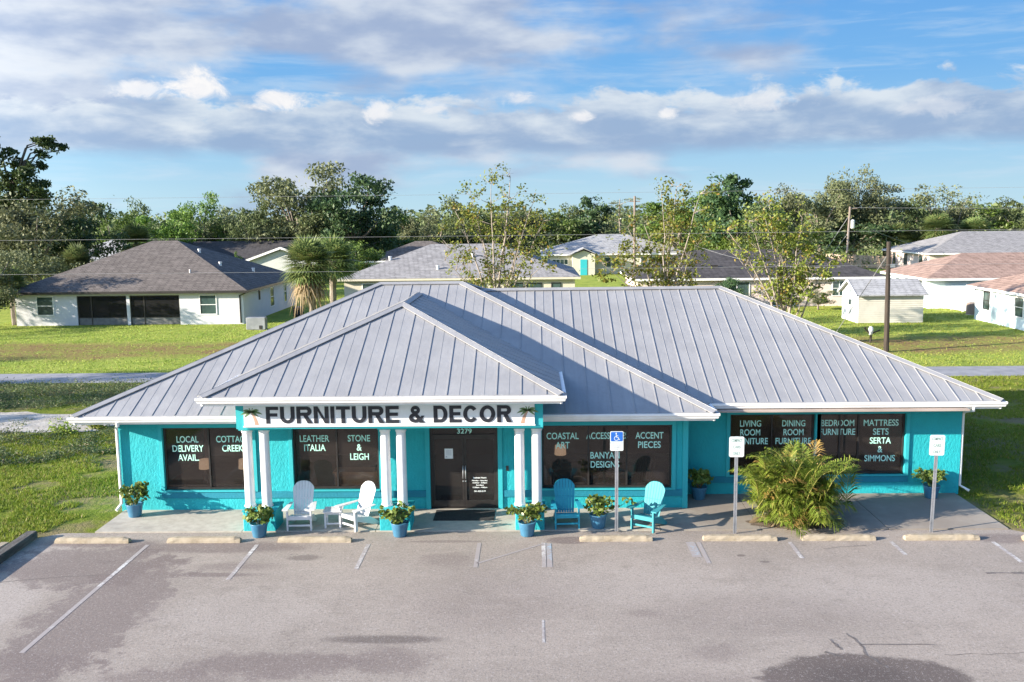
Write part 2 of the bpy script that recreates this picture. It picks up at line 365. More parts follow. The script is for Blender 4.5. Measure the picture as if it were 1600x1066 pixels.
MT['oakgrey'] = m_leaf('grey_oak_leaf', (0.080, 0.102, 0.046), (0.217, 0.232, 0.116), None, .25, .6, .22)
MT['darkleaf'] = m_leaf('dark_leaf', (0.024, 0.057, 0.024), (0.081, 0.128, 0.049), None, .2, .5, .3)
MT['tallleaf'] = m_leaf('tall_tree_leaf', (.035, .065, .026), (.110, .150, .055), None, .25, .5, .3)
MT['brightleaf'] = m_leaf('bright_leaf', (0.068, 0.128, 0.024), (0.176, 0.257, 0.054), None, .3, .5, .22)
MT['yellowleaf'] = m_leaf('yellow_green_leaf', (.100, .138, .022), (.255, .275, .052), (.30, .20, .05), .35, .5, .5)
MT['rustleaf'] = m_leaf('rusty_leaf', (.14, .13, .03), (.32, .22, .05), (.36, .15, .05), .35, .5, .5)
MT['palmleaf'] = m_leaf('fan_palm_leaf', (0.080, 0.123, 0.041), (0.246, 0.304, 0.109), (.26, .25, .10), .3, .45, .4)
MT['deadleaf'] = m_leaf('dead_frond', (.18, .125, .070), (.36, .27, .17), None, .25, .8, .8)
MT['areca'] = m_leaf('areca_leaf', (.110, .190, .022), (.260, .330, .055), (.38, .37, .08), .35, .4, 1.6)
MT['arecadry'] = m_leaf('areca_dry', (.30, .20, .05), (.50, .36, .10), None, .3, .5, 2.)
MT['blade'] = m_leaf('grass_blade', (.110, .165, .014), (.250, .290, .035), (.32, .25, .10), .3, .6, .35)
MT['blade_back'] = m_leaf('lawn_blade', (.205, .290, .040), (.360, .415, .080), (.32, .25, .09), .3, .6, .2)
MT['scrub'] = m_leaf('scrub_leaf', (0.046, 0.078, 0.031), (0.163, 0.195, 0.091), (.20, .17, .11), .25, .7, .35)
MT['weed'] = m_leaf('weed_leaf', (.16, .22, .03), (.30, .34, .06), None, .35, .6, .5)


# ------------------------------------------------------------------ mesh helpers
class MB:
    def __init__(s): s.v = []; s.f = []; s.mi = []; s.k = 0
    def add(s, vs, fs):
        o = len(s.v); s.v += [tuple(p) for p in vs]
        for f in fs: s.f.append(tuple(i + o for i in f)); s.mi.append(s.k)
        return s
    def box(s, x0, x1, y0, y1, z0, z1):
        return s.add([(x0, y0, z0), (x1, y0, z0), (x1, y1, z0), (x0, y1, z0), (x0, y0, z1), (x1, y0, z1), (x1, y1, z1), (x0, y1, z1)],
                     [(0, 3, 2, 1), (4, 5, 6, 7), (0, 1, 5, 4), (1, 2, 6, 5), (2, 3, 7, 6), (3, 0, 4, 7)])
    def cbox(s, x0, x1, y0, y1, z0, z1, c):
        """box with chamfered vertical and top edges"""
        def ring(d, z): return [(x0 + c + d, y0 + d, z), (x1 - c - d, y0 + d, z), (x1 - d, y0 + c + d, z), (x1 - d, y1 - c - d, z),
                                (x1 - c - d, y1 - d, z), (x0 + c + d, y1 - d, z), (x0 + d, y1 - c - d, z), (x0 + d, y0 + c + d, z)]
        vs = ring(0, z0) + ring(0, z1 - c) + ring(c, z1)
        fs = [tuple(range(7, -1, -1)), tuple(range(16, 24))]
        for a in (0, 8):
            for i in range(8): fs.append((a + i, a + (i + 1) % 8, a + 8 + (i + 1) % 8, a + 8 + i))
        return s.add(vs, fs)
    def bar(s, p, q, w, h, up=(0, 0, 1)):
        p = Vector(p); q = Vector(q); d = (q - p).normalized(); u = Vector(up); sd = d.cross(u)
        if sd.length < 1e-5: sd = d.cross(Vector((1, 0, 0)))
        sd.normalize(); u = sd.cross(d).normalized(); a = sd * w / 2; b = u * h / 2
        vs = [p - a - b, p + a - b, p + a + b, p - a + b, q - a - b, q + a - b, q + a + b, q - a + b]
        return s.add(vs, [(0, 1, 2, 3), (7, 6, 5, 4), (0, 4, 5, 1), (1, 5, 6, 2), (2, 6, 7, 3), (3, 7, 4, 0)])
    def tube(s, pts, rad, n=7, cap=True):
        pts = [Vector(p) for p in pts]
        if not isinstance(rad, (list, tuple)): rad = [rad] * len(pts)
        rings = []
        ref = None
        for i, p in enumerate(pts):
            d = (pts[min(i + 1, len(pts) - 1)] - pts[max(i - 1, 0)]).normalized()
            if ref is None: ref = Vector((1, 0, 0)) if abs(d.x) < .8 else Vector((0, 1, 0))
            a = (ref - d * ref.dot(d)).normalized(); b = d.cross(a); ref = a
            rings.append([p + (a * math.cos(2 * math.pi * k / n) + b * math.sin(2 * math.pi * k / n)) * rad[i] for k in range(n)])
        vs = [v for r in rings for v in r]; fs = []
        for i in range(len(pts) - 1):
            for k in range(n): fs.append((i * n + k, i * n + (k + 1) % n, (i + 1) * n + (k + 1) % n, (i + 1) * n + k))
        if cap: fs += [tuple(range(n - 1, -1, -1)), tuple((len(pts) - 1) * n + k for k in range(n))]
        return s.add(vs, fs)
    def lathe(s, prof, n=16, c=(0, 0, 0)):
        vs = []; fs = []
        for r, z in prof:
            for k in range(n): vs.append((c[0] + r * math.cos(2 * math.pi * k / n), c[1] + r * math.sin(2 * math.pi * k / n), c[2] + z))
        for i in range(len(prof) - 1):
            for k in range(n): fs.append((i * n + k, i * n + (k + 1) % n, (i + 1) * n + (k + 1) % n, (i + 1) * n + k))
        if prof[0][0] > 1e-4: fs.append(tuple(range(n - 1, -1, -1)))
        if prof[-1][0] > 1e-4: fs.append(tuple((len(prof) - 1) * n + k for k in range(n)))
        return s.add(vs, fs)
    def poly(s, pts): return s.add(pts, [tuple(range(len(pts)))])
    def prism(s, pts, off):
        """planar outline pushed along off"""
        n = len(pts); q = [tuple(Vector(p) + Vector(off)) for p in pts]
        return s.add(list(pts) + q, [tuple(range(n)), tuple(range(2 * n - 1, n - 1, -1))] + [(i, i + n, (i + 1) % n + n, (i + 1) % n) for i in range(n)])
    def build(s, name, mats, parent=None, smooth=False):
        me = bpy.data.meshes.new(name); me.from_pydata(s.v, [], s.f)
        mats = mats if isinstance(mats, (list, tuple)) else [mats]
        for m in mats: me.materials.append(m)
        if len(mats) > 1: me.polygons.foreach_set('material_index', s.mi)
        if smooth: me.polygons.foreach_set('use_smooth', [True] * len(me.polygons))
        me.update(); me.validate()
        import bmesh
        bm = bmesh.new(); bm.from_mesh(me); bmesh.ops.recalc_face_normals(bm, faces=bm.faces); bm.to_mesh(me); bm.free()
        return link(name, me, parent)


def link(name, data, parent=None):
    o = bpy.data.objects.new(name, data); COL.objects.link(o)
    if parent is not None: o.parent = parent
    return o


def np_mesh(name, co, per, mats, midx=None):
    """co: (n*per,3) corners of n separate faces"""
    me = bpy.data.meshes.new(name); n = len(co) // per
    me.vertices.add(len(co)); me.vertices.foreach_set('co', np.asarray(co, dtype=np.float32).ravel())
    me.loops.add(len(co)); me.loops.foreach_set('vertex_index', np.arange(len(co), dtype=np.int32))
    me.polygons.add(n); me.polygons.foreach_set('loop_start', np.arange(0, n * per, per, dtype=np.int32))
    me.polygons.foreach_set('loop_total', np.full(n, per, dtype=np.int32))
    for m in (mats if isinstance(mats, (list, tuple)) else [mats]): me.materials.append(m)
    if midx is not None: me.polygons.foreach_set('material_index', np.asarray(midx, dtype=np.int32))
    me.update(calc_edges=True); return me


def tag(o, label=None, cat=None, group=None, kind=None):
    if label: o['label'] = label
    if cat: o['category'] = cat
    if group: o['group'] = group
    if kind: o['kind'] = kind
    return o


def empty(name, loc, rz=0., label=None, cat=None, group=None, scale=None):
    o = bpy.data.objects.new(name, None); COL.objects.link(o); o.empty_display_size = .3
    o.location = loc; o.rotation_euler = (0, 0, rz)
    if scale: o.scale = scale if isinstance(scale, tuple) else (scale,) * 3
    return tag(o, label, cat, group)


def dup(root, loc, rz=0., label=None, group=None, scale=None):
    r = root.copy(); COL.objects.link(r); r.location = loc; r.rotation_euler = (0, 0, rz)
    if scale: r.scale = scale if isinstance(scale, tuple) else (scale,) * 3
    if label: r['label'] = label
    if group: r['group'] = group
    for ch in root.children:
        c = ch.copy(); COL.objects.link(c); c.parent = r
        for g in ch.children:
            d = g.copy(); COL.objects.link(d); d.parent = c
    return r


def text_mesh(s, size, bold=0., width=None, depth=.004, gap=1.0, space=1.0):
    """upright lettering in the XZ plane facing -Y, centred on x, first line's top at z=0"""
    cu = bpy.data.curves.new('lettering', 'FONT'); cu.body = s; cu.size = size; cu.offset = bold * size; cu.extrude = depth
    cu.align_x = 'CENTER'; cu.align_y = 'TOP'; cu.space_line = gap; cu.space_character = space
    ob = bpy.data.objects.new('lettering_curve', cu); COL.objects.link(ob)
    dg = bpy.context.evaluated_depsgraph_get(); me = bpy.data.meshes.new_from_object(ob.evaluated_get(dg))
    bpy.data.objects.remove(ob); bpy.data.curves.remove(cu)
    co = np.zeros(len(me.vertices) * 3, dtype=np.float32); me.vertices.foreach_get('co', co); co = co.reshape(-1, 3)
    x = co[:, 0] - (co[:, 0].max() + co[:, 0].min()) / 2; z = co[:, 1] - co[:, 1].max(); y = -co[:, 2]
    if width: x = x * width / (x.max() - x.min())
    me.vertices.foreach_set('co', np.stack([x, y, z], 1).astype(np.float32).ravel()); me.update()
    return me


def put_text(s, x, y, ztop, size, m, parent, **kw):
    height = kw.pop('height', None); name = kw.pop('name', 'lettering')
    me = text_mesh(s, size, **kw); me.materials.clear(); me.materials.append(m); me.name = name
    if height:
        co = np.zeros(len(me.vertices) * 3, dtype=np.float32); me.vertices.foreach_get('co', co); co = co.reshape(-1, 3)
        co[:, 2] *= height / -co[:, 2].min(); me.vertices.foreach_set('co', co.ravel()); me.update()
    o = link(name, me, parent); o.location = (x, y, ztop); return o


# ------------------------------------------------------------------ setting
def sheet(name, x0, x1, y0, y1, z, m):
    return MB().poly([(x0, y0, z), (x1, y0, z), (x1, y1, z), (x0, y1, z)]).build(name, m)


tag(sheet('ground', -1500, 1500, -300, 2400, 0, MT['grass']), kind='structure')
tag(sheet('road', -300, 300, 45.0, 47.9, .012, MT['road']), kind='structure')
rng = random.Random(5)
# parking lot with painted lines, cracks and one drawn shadow line
lot = tag(MB().poly([(-12.75, -14, .008), (40, -14, .008), (40, 21.2, .008), (13.2, 21.6, .008), (12.0, 22.84, .008), (-12.2, 22.84, .008), (-12.75, 22.4, .008)]).build('parking_lot', MT['asphalt']), kind='structure')


def line(x, y0, y1, m='line', w=.10, x2=None):
    x2 = x if x2 is None else x2
    MB().poly([(x - w / 2, y0, .0125), (x + w / 2, y0, .0125), (x2 + w / 2, y1, .0125), (x2 - w / 2, y1, .0125)]).build('parking_line', MT[m], lot)


line(-9.62, 19.3, 21.95); line(-9.62, 16.2, 19.3, 'line_faint'); line(-6.88, 19.7, 21.95); line(-4.12, 20.3, 21.95); line(-1.38, 20.4, 22.0, 'line_faint')
line(.20, 20.4, 22.0, 'line'); line(.33, 20.4, 21.95, 'line_blue', .12); line(.14, 16.6, 17.6, 'line', .05); line(-1.35, 20.65, 21.9, 'line_faint', .10, .15)
line(3.8, 21.0, 22.0, 'line_blue', .22); line(4.0, 20.6, 22.0, 'line_faint'); line(6.22, 20.9, 22.0); line(8.68, 21.1, 22.0); line(11.12, 20.6, 21.95)


def crack_and_shadow(pts, w):
    b = MB()
    P = []
    for i in range(len(pts) - 1):
        for k in range(6):
            t = k / 6; P.append((pts[i][0] * (1 - t) + pts[i + 1][0] * t + rng.uniform(-.02, .02), pts[i][1] * (1 - t) + pts[i + 1][1] * t + rng.uniform(-.03, .03)))
    P.append(pts[-1])
    for a, c in zip(P[:-1], P[1:]):
        d = Vector((c[0] - a[0], c[1] - a[1])).normalized(); nx, ny = -d.y, d.x; wa = w * rng.uniform(.5, 1.3)
        b.add([(a[0] - nx * wa, a[1] - ny * wa, .0122), (a[0] + nx * wa, a[1] + ny * wa, .0122), (c[0] + nx * wa, c[1] + ny * wa, .0122), (c[0] - nx * wa, c[1] - ny * wa, .0122)], [(0, 1, 2, 3)])
    b.build('crack_and_shadow', MT['crack_and_shadow'], lot)


crack_and_shadow([(10.0, 19.95), (11.2, 19.98), (12.6, 20.15)], .045); crack_and_shadow([(10.4, 18.35), (11.3, 18.3), (12.4, 18.2)], .03); crack_and_shadow([(10.55, 18.25), (10.6, 17.7)], .02)
crack_and_shadow([(5.55, 16.75), (5.62, 16.3)], .03); crack_and_shadow([(5.95, 16.95), (6.05, 16.55), (6.0, 16.1), (6.2, 15.6)], .025); crack_and_shadow([(6.05, 16.5), (7.4, 16.5)], .02); crack_and_shadow([(5.3, 16.2), (5.55, 16.0)], .035)
crack_and_shadow([(-13, 19.3), (-11.5, 19.75), (-9.7, 20.05)], .012); crack_and_shadow([(7.4, 16.1), (8.4, 16.15), (9.8, 16.2)], .008)  # first call draws a thin cast shadow as a dark strip, not a crack
crack_and_shadow([(6.9, 21.5), (7.6, 21.7), (8.0, 21.75)], .01)
# walk along the shop front
walk = MB()
for i, (a, c) in enumerate(((-11.38, -7.55), (-7.55, -4.1), (-4.1, -.35), (-.35, 3.2), (3.2, 5.75))):
    walk.box(a + .008, c - .008, 22.86, 24.66 if i < 4 else 25.9, -.1, .035)
walk.box(5.75 + .008, 8.95 - .008, 22.86, 25.9, -.1, .034); walk.box(8.95 + .012, 11.95, 22.86, 25.9, -.1, .033)
walk.box(3.2 + .008, 4.12, 24.66, 24.67, -.1, .034)
tag(walk.build('pavement', MT['walk']), kind='structure')
tag(MB().poly([(6.75 + 1.25 * math.cos(i / 30 * 6.283) * (1 + .07 * math.sin(i * 2.3)), 23.38 + .52 * math.sin(i / 30 * 6.283) * (1 + .06 * math.sin(i * 3.7)), .041) for i in range(30)]).build('soil_bed', MT['bed']), kind='structure')
# sandy patch in the vacant ground on the left
sp = []
r2 = random.Random(3)
for i in range(40):
    a = 2 * math.pi * i / 40; k = 1 + r2.uniform(-.13, .13)
    sp.append((-21.5 + 5.4 * k * math.cos(a), 36.2 + 1.75 * k * math.sin(a) - .10 * 6.3 * k * math.cos(a), .008))
tag(MB().poly(sp).build('sand_patch', MT['sand']), kind='structure')

# ------------------------------------------------------------------ furniture store
store = empty('furniture_store', (0, 0, 0), 0, 'bright teal stucco furniture shop with grey metal hip roof and white columned portico', 'shop')
YF, YR = 24.65, 25.88
W = {1: (-10.2, -7.72), 2: (-6.62, -4.25), 3: (.2, 3.73), 4: (5.55, 7.94), 5: (8.09, 10.49)}
ZS, ZH = .60, 2.36
wall = MB()
ZT = 2.80
def front(xa, xb, Y, holes, doors=()):
    x = xa
    for (a, c, z0, z1) in sorted([(a, c, ZS, ZH) for a, c in holes] + [(a, c, -.1, 2.34) for a, c in doors]):
        if a > x: wall.box(x, a, Y, Y + .2, -.1, ZT)
        if z0 > 0: wall.box(a, c, Y, Y + .2, -.1, z0)
        wall.box(a, c, Y, Y + .2, z1, ZT); x = c
    wall.box(x, xb, Y, Y + .2, -.1, ZT)
DOOR = (-2.86, -1.0)
front(-11.45, 4.11, YF, [W[1], W[2], W[3]], [DOOR]); front(4.11, 12.05, YR, [W[4], W[5]])
wall.box(3.91, 4.11, YF + .2, YR + .2, -.1, ZT); wall.box(-11.45, -11.25, YF + .2, 37.4, -.1, ZT); wall.box(11.85, 12.05, YR + .2, 37.4, -.1, ZT); wall.box(-11.45, 12.05, 37.4, 37.6, -.1, ZT)
wall.build('wall', MT['teal'], store)
# painted belt under the windows, corner boards and window surrounds
belt = MB()
for a, c, Y in ((-10.3, -2.98, YF), (-.88, 4.09, YF), (4.13, 10.6, YR)): belt.box(a, c, Y - .03, Y, .37, .555)
belt.build('belt_band', MT['teal_dark'], store)
tr = MB()
for k in W:
    a, c = W[k]; Y = YF if k < 4 else YR
    tr.box(a - .10, a, Y - .045, Y, ZS - .045, ZH); tr.box(c, c + .10 if k != 4 else c + .148, Y - .045, Y, ZS - .045, ZH)
    if k != 5: tr.box(a - .10, c + .10 if k != 4 else 10.59, Y - .045, Y, ZH, ZH + .10)
    tr.box(a, c, Y - .06, Y + .06, ZS - .045, ZS)
tr.box(DOOR[0] - .12, DOOR[0], YF - .045, YF, .035, 2.34); tr.box(DOOR[1], DOOR[1] + .12, YF - .045, YF, .035, 2.34); tr.box(DOOR[0] - .12, DOOR[1] + .12, YF - .045, YF, 2.34, 2.44)
tr.box(4.02, 4.16, YF - .05, YF, .035, ZT - .1); tr.box(4.11, 4.16, YF, YF + .12, .035, ZT - .1)
tr.build('window_trim', MT['teal_trim'], store)


def window(k, mull):
    a, c = W[k]; Y = (YF if k < 4 else YR) + .07; fw = .055
    b = MB(); b.box(a, a + fw, Y, Y + .08, ZS, ZH); b.box(c - fw, c, Y, Y + .08, ZS, ZH)
    b.box(a + fw, c - fw, Y, Y + .08, ZS, ZS + fw); b.box(a + fw, c - fw, Y, Y + .08, ZH - fw, ZH)
    xs = [a + fw] + [a + (c - a) * m for m in mull] + [c - fw]
    for m in xs[1:-1]: b.box(m - .022, m + .022, Y - .004, Y + .08, ZS + fw, ZH - fw)
    fr = b.build('window', MT['bronze'], store)
    for p, q in zip(xs[:-1], xs[1:]):
        MB().box(p + (.022 if p != xs[0] else 0), q - (.022 if q != xs[-1] else 0), Y + .035, Y + .047, ZS + fw, ZH - fw).build('pane', MT['glass'], fr)
    return fr, Y + .03


def wtext(fr, Y, s, px, line0=682, size=.185, w=None, pitch=.258):
    """one centred block of window lettering; px is the photograph column it was measured at"""
    if Y < 25.5: X = -10.176 + (px - 254) * .017485
    else: X = 5.547 + (px - 1141) * .018225
    for i, t in enumerate(s.split('\n')):
        if not t: continue
        wd = w if w else .875 * size * sum({'I': .30, 'M': .98, 'W': 1.05, '.': .25, '&': .85, ' ': .4, 'O': .88, 'C': .80, 'D': .86, 'N': .86, 'G': .85, 'A': .84, 'L': .62, 'E': .64, 'S': .66, 'F': .60}.get(ch, .76) for ch in t)
        put_text(t, X, Y, line0 - pitch * i, .25, MT['mint'], fr, bold=.012, width=wd, height=size, depth=.002)


f1, y1 = window(1, [.50]); wtext(f1, y1, 'LOCAL\nDELIVERY\nAVAIL.', 290, 2.10); wtext(f1, y1, 'COTTAGE\nCREEK', 361, 2.10)
f2, y2 = window(2, [.505]); wtext(f2, y2, 'LEATHER\nITALIA', 491, 2.10); wtext(f2, y2, 'STONE\n&\nLEIGH', 561, 2.10)
f3, y3 = window(3, [.36, .655]); wtext(f3, y3, 'COASTAL\nART', 880, 2.13); wtext(f3, y3, 'ACCESSORIES', 949, 2.13, .185, 1.13); wtext(f3, y3, '\n\nBANYAN\nDESIGNS', 946, 2.10); wtext(f3, y3, 'ACCENT\nPIECES', 1015, 2.13)
f4, y4 = window(4, [.5]); wtext(f4, y4, 'LIVING\nROOM\nFURNITURE', 1174, 2.16); wtext(f4, y4, 'DINING\nROOM\nFURNITURE', 1241, 2.16)
f5, y5 = window(5, [.24, .46]); wtext(f5, y5, 'BEDROOM\nFURNITURE', 1309, 2.16); wtext(f5, y5, 'MATTRESS\nSETS\nSERTA\n&\nSIMMONS', 1376, 2.16)

# double glass entrance door with transom
b = MB(); a, c = DOOR; Y = YF + .07
b.box(a, a + .06, Y, Y + .1, .035, 2.34); b.box(c - .06, c, Y, Y + .1, .035, 2.34); b.box(a + .06, c - .06, Y, Y + .1, 2.28, 2.34); b.box(a + .06, c - .06, Y, Y + .1, 2.05, 2.10)
b.box(a + .06, c - .06, Y - .03, Y + .13, .0355, .055)
entry = b.build('door_frame', MT['bronze'], store)
MB().box(a + .06, c - .06, Y + .04, Y + .05, 2.10, 2.28).build('transom_pane', MT['doorglass'], entry)
put_text('3279', (a + c) / 2 + .02, Y + .03, 2.262, .2, MT['mint'], entry, bold=.015, width=.40, height=.145, depth=.002, name='house_number')
xm = (a + c) / 2
for i, (p, q) in enumerate(((a + .065, xm - .005), (xm + .005, c - .065))):
    d = MB(); d.box(p, p + .055, Y + .02, Y + .07, .06, 2.045); d.box(q - .055, q, Y + .02, Y + .07, .06, 2.045); d.box(p + .055, q - .055, Y + .02, Y + .07, .06, .24); d.box(p + .055, q - .055, Y + .02, Y + .07, 1.97, 2.045)
    dr = d.build('door', MT['bronze'], store)
    MB().box(p + .055, q - .055, Y + .04, Y + .05, .24, 1.97).build('pane', MT['doorglass'], dr)
    hx = q - .03 if i == 0 else p + .03
    MB().tube([(hx, Y + .02, .86), (hx, Y - .035, .88), (hx, Y - .035, 1.20), (hx, Y + .02, 1.22)], .013, 8).build('handle', MT['steel'], dr, True)
    MB().lathe([(.022, 0), (.022, .02)], 10, (hx, Y + .01, .78)).build('lock', MT['steel'], dr)
    if i == 1:
        for j, (t, s) in enumerate((('Business Hours', .36), ('Monday - Saturday', .43), ('10:00am - 5:00pm', .40), ('Sundays', .21), ('12:00pm - 4:00pm', .40), ('941-555-0177', .32))):
            put_text(t, xm + .42, Y + .036, .90 - (.065 * j if j < 5 else .365) - (.02 if j else 0), .05, MT['vinyl_white'], dr, bold=.02, width=s, height=.046, depth=.001)
    else:
        n = MB(); n.box(p + .33, p + .56, Y + .030, Y + .036, 1.42, 1.70); n.k = 1
        for j in range(5): n.box(p + .37, p + .52, Y + .028, Y + .0295, 1.52 + j * .03, 1.53 + j * .03)
        n.box(p + .36, p + .40, Y + .028, Y + .0295, 1.45, 1.49)
        n.build('notice', [MT['paper'], MT['signgrey']], dr)
MB().box(-.78, -.71, YF - .02, YF, 1.10, 1.24).build('doorbell_panel', MT['bronze'], store)

# showroom inside
room = MB(); room.box(-11.2, 3.9, YF + .25, 30.5, -.05, .04); room.box(3.9, 11.8, YR + .25, 30.5, -.05, .04); room.build('showroom_floor', MT['int_floor'], store)
room = MB(); room.box(-11.2, 11.8, 30.5, 30.6, .04, 2.62); room.box(-3.6, -3.5, 25.3, 30.5, .04, 2.62); room.box(-.3, -.2, 25.3, 30.5, .04, 2.62); room.build('showroom_wall', MT['int_wall'], store)
MB().box(-11.2, 11.8, YF + .25, 30.6, 2.62, 2.66).build('ceiling', MT['int_wall'], store)

# roofs -------------------------------------------------------------
PIT = .4125
XL, XR, Y0, YB, ZE = -12.28, 4.75, 23.9, 38.2, 2.85
DL = (YB - Y0) / 2; ZRL = ZE + PIT * DL
XR2, Y02 = 12.78, 25.15; YB2 = 38.05; D2 = (YB2 - Y02) / 2; ZR2 = ZE + PIT * D2
PXL, PXR, PY0, PZE = -8.24, .70, 22.3, 3.66
PD = (PXR - PXL) / 2; PXC = (PXL + PXR) / 2; PZR = PZE + PIT * PD
up = Vector((0, -PIT, 1)).normalized()


def zmain(y): return ZE + PIT * (y - Y0)


roof = MB()
TH = .03
def slab(pts): roof.prism(pts, (0, 0, -TH))
slab([(XL, Y0, ZE), (XR, Y0, ZE), (XR - DL, Y0 + DL, ZRL), (XL + DL, Y0 + DL, ZRL)])
slab([(XR, Y0, ZE), (XR, YB, ZE), (XR - DL, Y0 + DL, ZRL)])
slab([(XL, YB, ZE), (XL, Y0, ZE), (XL + DL, Y0 + DL, ZRL)])
slab([(XR, YB, ZE), (XL, YB, ZE), (XL + DL, Y0 + DL, ZRL), (XR - DL, Y0 + DL, ZRL)])
VX = XR - D2
slab([(XR - .02, Y02, ZE - .004), (XR2, Y02, ZE - .004), (XR2 - D2, Y02 + D2, ZR2 - .004), (VX - .02, Y02 + D2, ZR2 - .004)])
slab([(XR2, Y02, ZE - .004), (XR2, YB2, ZE - .004), (XR2 - D2, Y02 + D2, ZR2 - .004)])
slab([(XR2, YB2, ZE - .004), (XR - .5, YB2, ZE - .004), (VX, Y02 + D2, ZR2 - .004), (XR2 - D2, Y02 + D2, ZR2 - .004)])
pr = MB()
yv = Y0 + (PZE - ZE) / PIT; yr = Y0 + (PZR - ZE) / PIT
pr.prism([(PXL, PY0, PZE), (PXR, PY0, PZE), (PXC, PY0 + PD, PZR)], (0, 0, -TH))
pr.prism([(PXR, PY0, PZE), (PXR, yv, PZE), (PXC, yr, PZR), (PXC, PY0 + PD, PZR)], (0, 0, -TH))
pr.prism([(PXL, yv, PZE), (PXL, PY0, PZE), (PXC, PY0 + PD, PZR), (PXC, yr, PZR)], (0, 0, -TH))

rib = roof
def ribat(p, q, n, k):
    w, h = (.026, .019) if k % 2 == 0 else (.016, .008)
    off = Vector(n).normalized() * (h / 2 - .004); rib.bar(Vector(p) + off, Vector(q) + off, w, h, n)
SPC = .305
NF, NR_, NL_ = (0, -PIT, 1), (PIT, 0, 1), (-PIT, 0, 1)
k = 0; x = XL + .3
while x < XR - .2:
    d = min(x - XL, XR - x, DL) - .10
    if d > .1:
        if PXL + .05 < x < PXR - .05:                    # the portico roof covers the lower part
            dv = yv - Y0 + min(x - PXL, PXR - x) + .05
            if d > dv: ribat((x, Y0 + dv, ZE + PIT * dv), (x, Y0 + d, ZE + PIT * d), NF, k)
        else: ribat((x, Y0 + .01, ZE + PIT * .01), (x, Y0 + d, ZE + PIT * d), NF, k)
    x += SPC; k += 1
x = VX + .2
while x < XR2 - .2:
    d = min(XR2 - x, D2) - .10; d0 = max(.01, XR - x + .10)
    if d > d0: ribat((x, Y02 + d0, ZE + PIT * d0), (x, Y02 + d, ZE + PIT * d), NF, k)
    x += SPC; k += 1
y = Y0 + .3                                              # right slope of the left block
while y < YB - .2:
    d = min(y - Y0, YB - y, DL) - .10; d0 = .01 if y < Y02 else max(.01, min(y - Y02, D2) + .08)
    if d > d0 + .02 and y < Y0 + DL + 1: ribat((XR - d0, y, ZE + PIT * d0), (XR - d, y, ZE + PIT * d), NR_, k)
    y += SPC; k += 1
y = Y0 + .3
while y < YB - .2:
    d = min(y - Y0, YB - y, DL) - .10
    if d > .1: ribat((XL + .01, y, ZE + PIT * .01), (XL + d, y, ZE + PIT * d), NL_, k)
    y += SPC; k += 1
y = Y02 + .3
while y < YB2 - .2:
    d = min(y - Y02, YB2 - y, D2) - .10
    if d > .1: ribat((XR2 - .01, y, ZE + PIT * .01), (XR2 - d, y, ZE + PIT * d), NR_, k)
    y += SPC; k += 1
rib = pr
x = PXL + .3
while x < PXR - .2:
    d = min(x - PXL, PXR - x) - .10
    if d > .05: ribat((x, PY0 + .01, PZE + PIT * .01), (x, PY0 + d, PZE + PIT * d), NF, k)
    x += SPC; k += 1
y = PY0 + .3
while y < yr - .1:
    d = min(y - PY0, PD) - .10; d0 = max(.01, y - yv + .06)
    if d > d0 + .05:
        ribat((PXR - d0, y, PZE + PIT * d0), (PXR - d, y, PZE + PIT * d), NR_, k); ribat((PXL + d0, y, PZE + PIT * d0), (PXL + d, y, PZE + PIT * d), NL_, k)
    y += SPC; k += 1
roof.build('roof', MT['roof'], store); pr.build('portico_roof', MT['roof'], store)
cap = MB()
def ridgecap(p, q, n1, n2, w=.15):
    """folded cap strip: a leaf on each slope"""
    p = Vector(p); q = Vector(q); d = (q - p).normalized()
    for n, sgn in ((Vector(n1).normalized(), 1), (Vector(n2).normalized(), -1)):
        s = d.cross(n); s.normalize()
        if s.z > 0: s = -s
        o = n * .058; o2 = n * .045
        cap.prism([p + o, q + o, q + s * w + o2, p + s * w + o2], n * -.02)
A = (XL, Y0, ZE); B = (XR, Y0, ZE); RL = (XL + DL, Y0 + DL, ZRL); RR = (XR - DL, Y0 + DL, ZRL)
NB = (0, PIT, 1)
ridgecap(A, RL, NF, NL_); ridgecap(B, RR, NF, NR_); ridgecap(RL, RR, NF, NB); ridgecap((XR, YB, ZE), RR, NB, NR_); ridgecap((XL, YB, ZE), RL, NB, NL_)
ridgecap((XR2, Y02, ZE), (XR2 - D2, Y02 + D2, ZR2), NF, NR_); ridgecap((VX, Y02 + D2, ZR2), (XR2 - D2, Y02 + D2, ZR2), NF, NB); ridgecap((XR2, YB2, ZE), (XR2 - D2, Y02 + D2, ZR2), NB, NR_)
ridgecap((PXL, PY0, PZE), (PXC, PY0 + PD, PZR), NF, NL_); ridgecap((PXR, PY0, PZE), (PXC, PY0 + PD, PZR), NF, NR_); ridgecap((PXC, PY0 + PD, PZR), (PXC, yr, PZR), NL_, NR_, .14)
cap.build('ridge_cap', MT['roof'], store)

